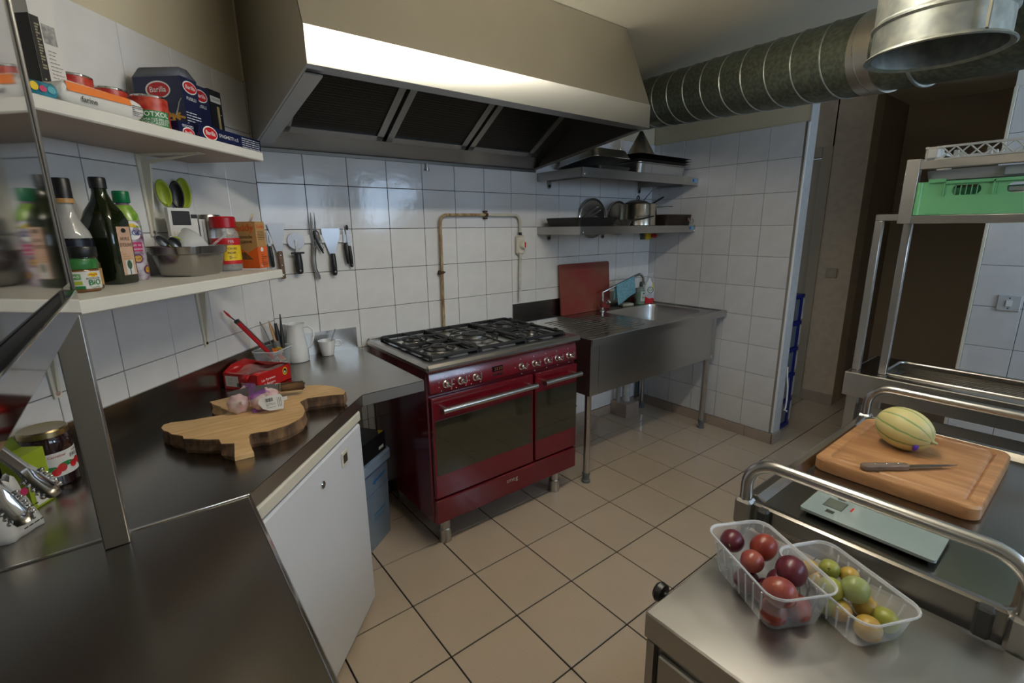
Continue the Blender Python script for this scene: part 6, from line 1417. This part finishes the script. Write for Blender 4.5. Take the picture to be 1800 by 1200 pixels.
# ------------------------------------------------------------------ steel counter in front with two fruit punnets
FX0, FX1, FY0, FY1, FZ = .168, .560, -3.0, -1.975, .795
ft = thing('steel_counter', 'low stainless steel counter unit at the bottom right with fruit on it', 'counter', ((FX0+FX1)/2, -2.45, 0))
fx_, y0_, y1_ = (FX1-FX0)/2, FY0+2.45, FY1+2.45
obj('top', MB().cbox(-fx_, fx_, y0_, y1_, FZ-.055, FZ, .003), mat('worn_top', (.50, .49, .47), .30, 1.0, rvar=.06, vscale=14, detail=6, stretch=(1, .4, 1)), ft)
obj('body', MB().box(-fx_+.014, fx_-.004, y0_+.01, y1_-.014, .08, FZ-.052), M['steel_dull'], ft)
obj('door', MB().cbox(-fx_+.003, -fx_+.014, y0_+.45, y1_-.03, .10, FZ-.075, .003), M['steel_dull'], ft)
obj('corner_post', MB().box(-fx_, -fx_+.012, y1_-.024, y1_-.008, .06, FZ-.055), M['steel_dull'], ft)
for x in (-fx_+.05, fx_-.05):
    for y in (y0_+.06, y1_-.06): obj('foot', MB().cyl((x, y, 0), (x, y, .085), .022, n=16), M['dark_grey'], ft)
kb = obj('black_knob', MB().lathe([(.006, 0), (.006, .012), (.018, .014), (.020, .024), (.016, .030), (0, .031)], 24, rotM=Matrix.Rotation(-PI/2, 3, 'X')), M['black_plastic'], ft); kb.location = (.250-(FX0+FX1)/2, y1_+.0006, FZ-.018)
def punnet(name, label, cx, cy, ang, L_, W_, h, open_=0.0):
    t = thing(name, label, 'punnet', (cx, cy, FZ+.0008), ang); mb = MB()
    def rg(hx, hy, z, r): return ring3(rrect(hx, hy, r, 5), z)
    n = 24; 
    rings = [rg(L_/2*.80, W_/2*.78, 0, .016), rg(L_/2*.84, W_/2*.82, .004, .02), rg(L_/2, W_/2, h, .026)]
    loft(mb, rings, True, False); w_ = obj('wall', mb, M['clear'], t, ang=50, solid=.0008)
    obj('rim', MB().tube([Vector((x, y, h)) for x, y in rrect(L_/2+.003, W_/2+.003, .028, 5)], .0035, n=8, closed=True, flat=.6), M['clear_rim'], t)
    for k in range(7):
        x = -L_*.30+k*L_*.10
        for s_ in (-1, 1): obj('rib', MB().tube([(x, s_*W_/2*.83, .006), (x*1.12, s_*(W_/2*.985), h*.86)], .0016, n=6), M['clear_rim'], t)
    return t
def loc2(t, x, y, z): return t.matrix_basis @ Vector((x, y, z))
PA = punnet('plum_punnet', 'clear plastic punnet of dark red plums on the low counter', .383, -2.090, math.atan2(-.160, -.090)+PI, .205, .125, .080)
def plum(pos, r, m, label, group, rot, stem=None, el=1.12):
    t = thing('plum', label, 'plum', pos, 0, group, rot)
    def fn(u, v):
        a = 2*PI*u; th = PI*v; cre = 1-.05*math.exp(-((a-PI)/.22)**2)*math.sin(th); q = math.sin(th)*cre
        return (r*q*math.cos(a), r*q*math.sin(a), -r*el*math.cos(th)*(1-.05*math.cos(th)))
    obj('skin', MB().grid(fn, 36, 18, True), m, t, ang=80)
    if stem: obj('stem', MB().tube([(0, 0, r*el*.92), (.001, .001, r*el*1.1), (.004, .002, r*el*1.45)], [.0016, .0013, .0016], n=7), plain('plum_stem%d' % len(bpy.data.materials), .12, .10, .03, .6), t)
    return t
pr = [mat('plum_red%d' % i, c, .32, var=.5, vscale=22, col2=c2) for i, (c, c2) in enumerate((((.20, .020, .018), (.34, .07, .03)), ((.085, .010, .022), (.13, .014, .028)), ((.24, .04, .04), (.36, .10, .05))))]
# local x of the punnet runs away from the camera side; bottom layer first
def pxyz(u, v, z): 
    p = zpt(u, v, z); return Vector((p.x, p.y, z))
specs = [(1300, 1022, .820, .023, 1, 'plum seen through the punnet wall at the far bottom corner', 0), (1345, 1040, .820, .022, 1, 'shaded plum low in the middle of the red punnet', 0), (1352, 1085, .820, .023, 0, 'red plum low in the near left corner of the punnet', 0), (1408, 1075, .820, .023, 0, 'red plum low in the near right corner of the punnet', 0), (1375, 1020, .818, .022, 1, 'dark plum at the bottom under the stalked one', 0),
         (1287, 950, .862, .0225, 1, 'dark violet plum in the far left corner of the punnet', 1), (1342, 962, .862, .0245, 0, 'large bright red plum at the back of the red punnet', 0), (1322, 986, .862, .021, 2, 'smaller red plum in the middle of the left row', 0), (1391, 1003, .866, .0265, 1, 'largest dark plum at the right side of the red punnet', 0), (1373, 1042, .866, .025, 2, 'reddish orange plum with a stalk at the near end', 1)]
def inside(t, p, r, L_, W_, h):
    # keep a fruit clear of the sloping punnet walls
    q = t.matrix_basis.inverted() @ p; k = .82+.18*min(1, max(0, q.z/h)); a, b = L_/2*k-r*.96, W_/2*k-r*.96
    q.x = max(-a, min(a, q.x)); q.y = max(-b, min(b, q.y)); return t.matrix_basis @ q
for (u, v, z, r, mi, lab, stm) in specs: plum(inside(PA, pxyz(u, v, z), r, .205, .125, .080), r, pr[mi], lab, 'red plums in the punnet', (random.uniform(.9, 1.6), random.uniform(-.4, .4), random.uniform(0, 6)), stm)
PB = punnet('greengage_punnet', 'clear plastic punnet of green and yellow plums, right of the red ones', .452, -2.195, math.atan2(-.167, -.08)+PI, .195, .118, .062)
pg = [mat('plum_green%d' % i, c, .38, var=.4, vscale=24, col2=c2) for i, (c, c2) in enumerate((((.26, .29, .045), (.36, .34, .07)), ((.42, .30, .05), (.48, .24, .05)), ((.24, .29, .09), (.33, .36, .15))))]
specs = [(1455, 1062, .815, .019, 0, 'green plum low at the left side of the yellow punnet', 0), (1477, 1072, .815, .0185, 1, 'yellow green plum low behind the front one', 0), (1527, 1105, .816, .021, 1, 'yellow plum at the near left end of the punnet', 0), (1572, 1085, .815, .0205, 0, 'green plum at the near right end of the punnet', 0), (1522, 1068, .816, .020, 1, 'yellow plum in the middle under the big green one', 0), (1545, 1048, .815, .018, 1, 'small plum with a dark stalk end at the right wall', 0), (1440, 1020, .815, .017, 1, 'orange yellow plum seen through the red punnet wall', 0),
         (1458, 1000, .845, .018, 0, 'green plum with a stalk at the far left of the punnet', 1), (1493, 1012, .842, .0165, 1, 'small orange plum at the back of the yellow punnet', 0), (1462, 1035, .842, .020, 0, 'green plum against the left wall of the yellow punnet', 0), (1503, 1036, .852, .0225, 2, 'largest pale green plum on top of the others', 0), (1425, 1000, .825, .0165, 1, 'yellow plum in the far corner behind the red punnet', 0)]
for (u, v, z, r, mi, lab, stm) in specs: plum(inside(PB, pxyz(u, v, z), r, .195, .118, .062), r, pg[mi], lab, 'green plums in the punnet', (random.uniform(.9, 1.6), random.uniform(-.4, .4), random.uniform(0, 6)), stm, 1.05)

# ------------------------------------------------------------------ dishwashing table with basket rack
DX0, DX1, DYL, DZ = 1.80, 2.20, -1.765, .883
dt = thing('draining_table', 'stainless steel draining table with a ribbed recess by the far tiled wall', 'table', (DX0, DYL, 0))
Wd = DX1-DX0; Ld = 1.15
obj('top', MB().box(0, .09, -Ld, 0, DZ-.004, DZ).box(.09, Wd, -.10, 0, DZ-.004, DZ).box(Wd-.04, Wd, -Ld, -.10, DZ-.004, DZ), M['steel_top'], dt)
obj('recess', MB().box(.09, Wd-.04, -Ld, -.10, DZ-.026, DZ-.022).box(.088, .092, -Ld, -.10, DZ-.026, DZ-.001).box(Wd-.042, Wd-.038, -Ld, -.10, DZ-.026, DZ-.001).box(.09, Wd-.04, -.102, -.098, DZ-.026, DZ-.001), M['steel_top'], dt)
pts = [Vector((x, y, DZ+.001)) for x, y in rrect((Wd-.13)/2, (Ld-.1)/2, .03, 5, .09+(Wd-.13)/2, -.1-(Ld-.1)/2)]; obj('recess_rim', MB().tube(pts, .0055, n=8, closed=True, flat=.7), M['steel'], dt)
for k in range(9): obj('drain_rib', MB().box(.115+k*.027, .121+k*.027, -Ld, -.14, DZ-.0222, DZ-.018), M['steel_top'], dt)
obj('front_apron', MB().box(-.003, 0, -Ld, 0, DZ-.095, DZ+.003), M['steel'], dt); obj('front_edge', MB().cyl((0, -Ld, DZ+.001), (0, 0, DZ+.001), .004, n=8), M['steel'], dt)
obj('end_apron', MB().box(0, Wd, 0, .003, DZ-.095, DZ+.002), M['steel'], dt); obj('back_apron', MB().box(Wd-.003, Wd, -Ld, 0, DZ-.095, DZ), M['steel_dull'], dt)
obj('under_panel', MB().box(.05, .055, -Ld, -.02, .62, DZ-.14), M['steel_dull'], dt); obj('lower_panel', MB().box(.02, .026, -Ld, -.01, .25, .66), M['black_iron'], dt)
for x in (.03, Wd-.03):
    for y in (-.03, -Ld+.03): obj('leg', MB().box(x-.018, x+.018, y-.018, y+.018, 0, DZ-.02), M['steel_dull'], dt)
# basket rack carried by a bent square tube
rk2 = thing('basket_rack', 'square tube frame holding two dishwasher baskets above the draining table', 'rack', (1.88, -1.78, DZ+.0008))
def rz_(z): return z-DZ-.0008
for y in (.002, -.090): obj('post', MB().box(-.013, .013, y-.013, y+.013, 0, rz_(1.495)), M['steel'], rk2, bevel=.002)
obj('top_bar', MB().box(-.013, .013, -.20, .015, rz_(1.495), rz_(1.520)), M['steel'], rk2, bevel=.002)
FXk = 1.757-1.88; BXk = 2.19-1.88; YK = -1.885+1.78
obj('end_post', MB().box(FXk-.004, FXk+.030, YK-.018, YK+.022, rz_(1.483), rz_(1.705)), M['steel_dull'], rk2, bevel=.002); obj('end_post', MB().box(BXk-.02, BXk+.02, YK-.018, YK+.022, rz_(1.483), rz_(1.705)), M['steel_dull'], rk2, bevel=.002)
obj('end_rail', MB().box(FXk, BXk, YK-.015, YK+.015, rz_(1.483), rz_(1.510)), M['steel_dull'], rk2)
for x in (FXk, BXk):
    for z in (1.483, 1.668): obj('side_rail', MB().box(x-.002, x+.022, YK-.62, YK-.018, rz_(z), rz_(z+.029)), M['steel'], rk2, bevel=.002)
grn = plain('mint_plastic', .16, .48, .23, .35); grn2 = plain('mint_dark', .12, .40, .18, .4)
def basket_green():
    t = thing('dishwasher_basket', 'mint green plastic dishwasher basket on the lower rail', 'basket', (1.7585, -1.905, 1.5128)); Wb, Lb, hb = .44, .50, .112
    obj('floor', MB().box(.006, Wb-.006, -Lb+.006, -.006, 0, .006), grn2, t)
    for nm, q in (('end_wall', (0, Wb, -.006, 0)), ('end_wall', (0, Wb, -Lb, -Lb+.006)), ('back_wall', (Wb-.006, Wb, -Lb, 0))): obj(nm, MB().box(q[0], q[1], q[2], q[3], .0, hb*.98), grn, t)
    # front wall: band, posts and two long holes with a grating
    mb = MB(); mb.box(-.004, .006, -Lb, 0, .0, .062).box(0, .006, -Lb, 0, hb-.014, hb)
    for a, b in ((0, -.072), (-.190, -.205), (-.325, -.34), (-.455, -Lb)): mb.box(.0, .006, b, a, .062, hb-.014)
    for yc in (-.131, -.265, -.3975):
        # rounded hole outline: a plate with a long slot
        hw, hh = .059, .018; zc = .080; N2 = 32; outer, inner = [], []
        for k in range(N2):
            a = 2*PI*k/N2; cx_ = hw-.020-hh if math.cos(a) > 0 else -(hw-.020-hh); iy, iz = cx_+hh*.9*math.cos(a), hh*.9*math.sin(a)
            q = max(abs(iy)/hw, abs(iz)/.0185, 1e-6); inner.append((iy, iz)); 
            s_ = min(hw/abs(iy) if abs(iy) > 1e-6 else 1e9, .0185/abs(iz) if abs(iz) > 1e-6 else 1e9); outer.append((iy*s_, iz*s_))
        vs = [(.001, yc+p[0], zc+p[1]) for p in inner]+[(.001, yc+p[0], zc+p[1]) for p in outer]+[(.006, yc+p[0], zc+p[1]) for p in inner]
        mb.add(vs, [(k, (k+1) % N2, N2+(k+1) % N2, N2+k) for k in range(N2)]+[(k, 2*N2+k, 2*N2+(k+1) % N2, (k+1) % N2) for k in range(N2)])
    obj('front_wall', mb, grn, t, bevel=0)
    for k in range(5): obj('grating_bar', MB().box(.001, .005, -.158+k*.0125*1.1-.0012, -.158+k*.0125*1.1+.0012, .063, .098), grn, t)
    obj('top_rim', MB().box(-.008, .0, -.075, -.03, hb-.004, hb+.008).box(-.008, .0, -Lb, -.075, hb-.010, hb-.004), grn, t); obj('rib', MB().box(-.008, 0, -.0765, -.0735, .060, hb), grn, t); obj('rib', MB().box(-.008, 0, -.200, -.196, .060, hb-.004), grn, t); obj('corner', MB().cyl((.002, -.008, 0), (.002, -.008, hb-.002), .010, n=16), grn, t); obj('foot_recess', MB().box(-.0045, -.003, -.075, -.035, 0, .006), grn2, t)
    for i in range(4):
        for j in range(5): obj('peg', MB().box(.06+i*.1, .066+i*.1, -.06-j*.09-.006, -.06-j*.09, .006, .07), grn2, t)
    return t
basket_green()
wht = plain('basket_white', .66, .65, .60, .4)
t = thing('dishwasher_basket', 'white lattice dishwasher basket on the upper rail', 'basket', (1.79, -1.902, 1.6985)); Wb, Lb, hb = .37, .48, .047
obj('corner', MB().cbox(0, .05, -.045, 0, 0, hb, .01), wht, t)
obj('top_rail', MB().box(0, .008, -Lb, -.03, hb-.007, hb).box(0, Wb, -.008, 0, hb-.007, hb).box(Wb-.008, Wb, -Lb, 0, hb-.007, hb), wht, t); obj('bottom_rail', MB().box(0, .008, -Lb, -.03, 0, .006).box(0, Wb, -.008, 0, 0, .006).box(Wb-.008, Wb, -Lb, 0, 0, .006), wht, t)
for k in range(12):
    ya = -.045-k*.036
    for s_ in (0, 1): obj('lattice_bar', MB().tube([(.004, ya-(.036 if s_ else 0), .004), (.004, ya-(0 if s_ else .036), hb-.005)], .0026, n=6), wht, t)
for k in range(4):
    for q in range(3): obj('peg', MB().cbox(.05+q*.1, .062+q*.1, -.075-k*.085-.007, -.075-k*.085+.007, 0, .034, .002), wht, t)
t = thing('plastic_tray', 'pale grey plastic tray hanging below the white basket', 'tray', (1.795, -1.908, 1.6325)); 
mb = MB(); loft(mb, [ring3(rrect(.165, .22, .02, 4, .18, -.23), 0), ring3(rrect(.18, .235, .025, 4, .18, -.24), .032)], True, False); obj('shell', mb, plain('tray_grey', .45, .45, .44, .4), t, ang=50, solid=.002)
t = thing('steel_tub', 'blue grey steel tub lying beside the pale tray on the rack', 'tub', (1.792, -2.115, 1.6335)); obj('shell', MB().cbox(-.006, .0, -.12, 0, 0, .030, .002), mat('tub_blue', (.30, .36, .40), .35, .6), t)
t = thing('white_plate', 'stack of white plates inside the green basket', 'plate', (1.80, -2.13, 1.5198)); obj('plate', MB().cbox(.0, .12, -.12, 0, .064, .078, .003).cbox(.0, .12, -.10, 0, .0, .062, .003), M['porcelain'], t)
# ------------------------------------------------------------------ switches, cord, drawer tower
t = thing('wall_switch', 'grey light switch plate on the white tiles at the far right', 'switch', (XR-.0075, -2.053, 1.066), -PI/2)
obj('plate', MB().cbox(0, .083, -.008, 0, 0, .078, .003), plain('switch_grey', .52, .54, .55, .4), t); obj('rocker', MB().box(.032, .052, -.013, -.008, .024, .052), M['white_plastic'], t)
for z in (.014, .063): obj('screw', MB().cyl((.042, -.009, z), (.042, -.0079, z), .003, n=10), M['dark_grey'], t)
t = thing('wall_switch', 'beige light switch on the roughcast wall of the passage', 'switch', (3.9695, -.905, 1.06), -PI/2)
obj('plate', MB().cbox(0, .08, -.008, 0, 0, .078, .003), mat('switch_beige', (.40, .34, .26), .5), t); obj('rocker', MB().box(.022, .058, -.011, -.008, .024, .054), M['door_paint'], t)
t = thing('electric_cable', 'white cable hanging down the rough end of the partition wall', 'cord', (2.925, YE-.0066, .20))
obj('cord', MB().tube([(.004, -.004, .34), (.006, -.008, .28), (.013, -.018, .20), (.012, -.022, .12), (.0, -.026, .055), (-.004, -.02, .035), (.012, -.03, .03), (.022, -.028, .02)], .0055, n=8), M['white_plastic'], t)
t = thing('drawer_tower', 'tall blue plastic drawer tower with pale drawers in the passage', 'drawers', (2.945, -1.025, 0))
# its front looks into the passage (+x); the side towards the kitchen shows blue frame and grey panels
for x in (0, .285):
    for y in (0, .27): obj('post', MB().box(x, x+.03, y, y+.03, 0, 1.0), M['blue_plastic'], t)
ht = .195
for k in range(6): obj('shelf', MB().box(-.002, .322, -.006, .306, k*ht+.005, k*ht+.03), M['blue_plastic'], t)
for k in range(5):
    d_ = obj('drawer', MB().box(.01, .345, .033, .267, k*ht+.036, k*ht+.185), mat('pale_drawer%d' % k, (.45, .47, .50), .4), t); obj('drawer_lip', MB().box(.340, .362, .004, .296, k*ht+.040, k*ht+.188), M['white_plastic'], d_)
    obj('side_panel', MB().box(.032, .284, .008, .012, k*ht+.036, k*ht+.188), mat('side_grey%d' % k, (.25, .27, .31), .4), t)
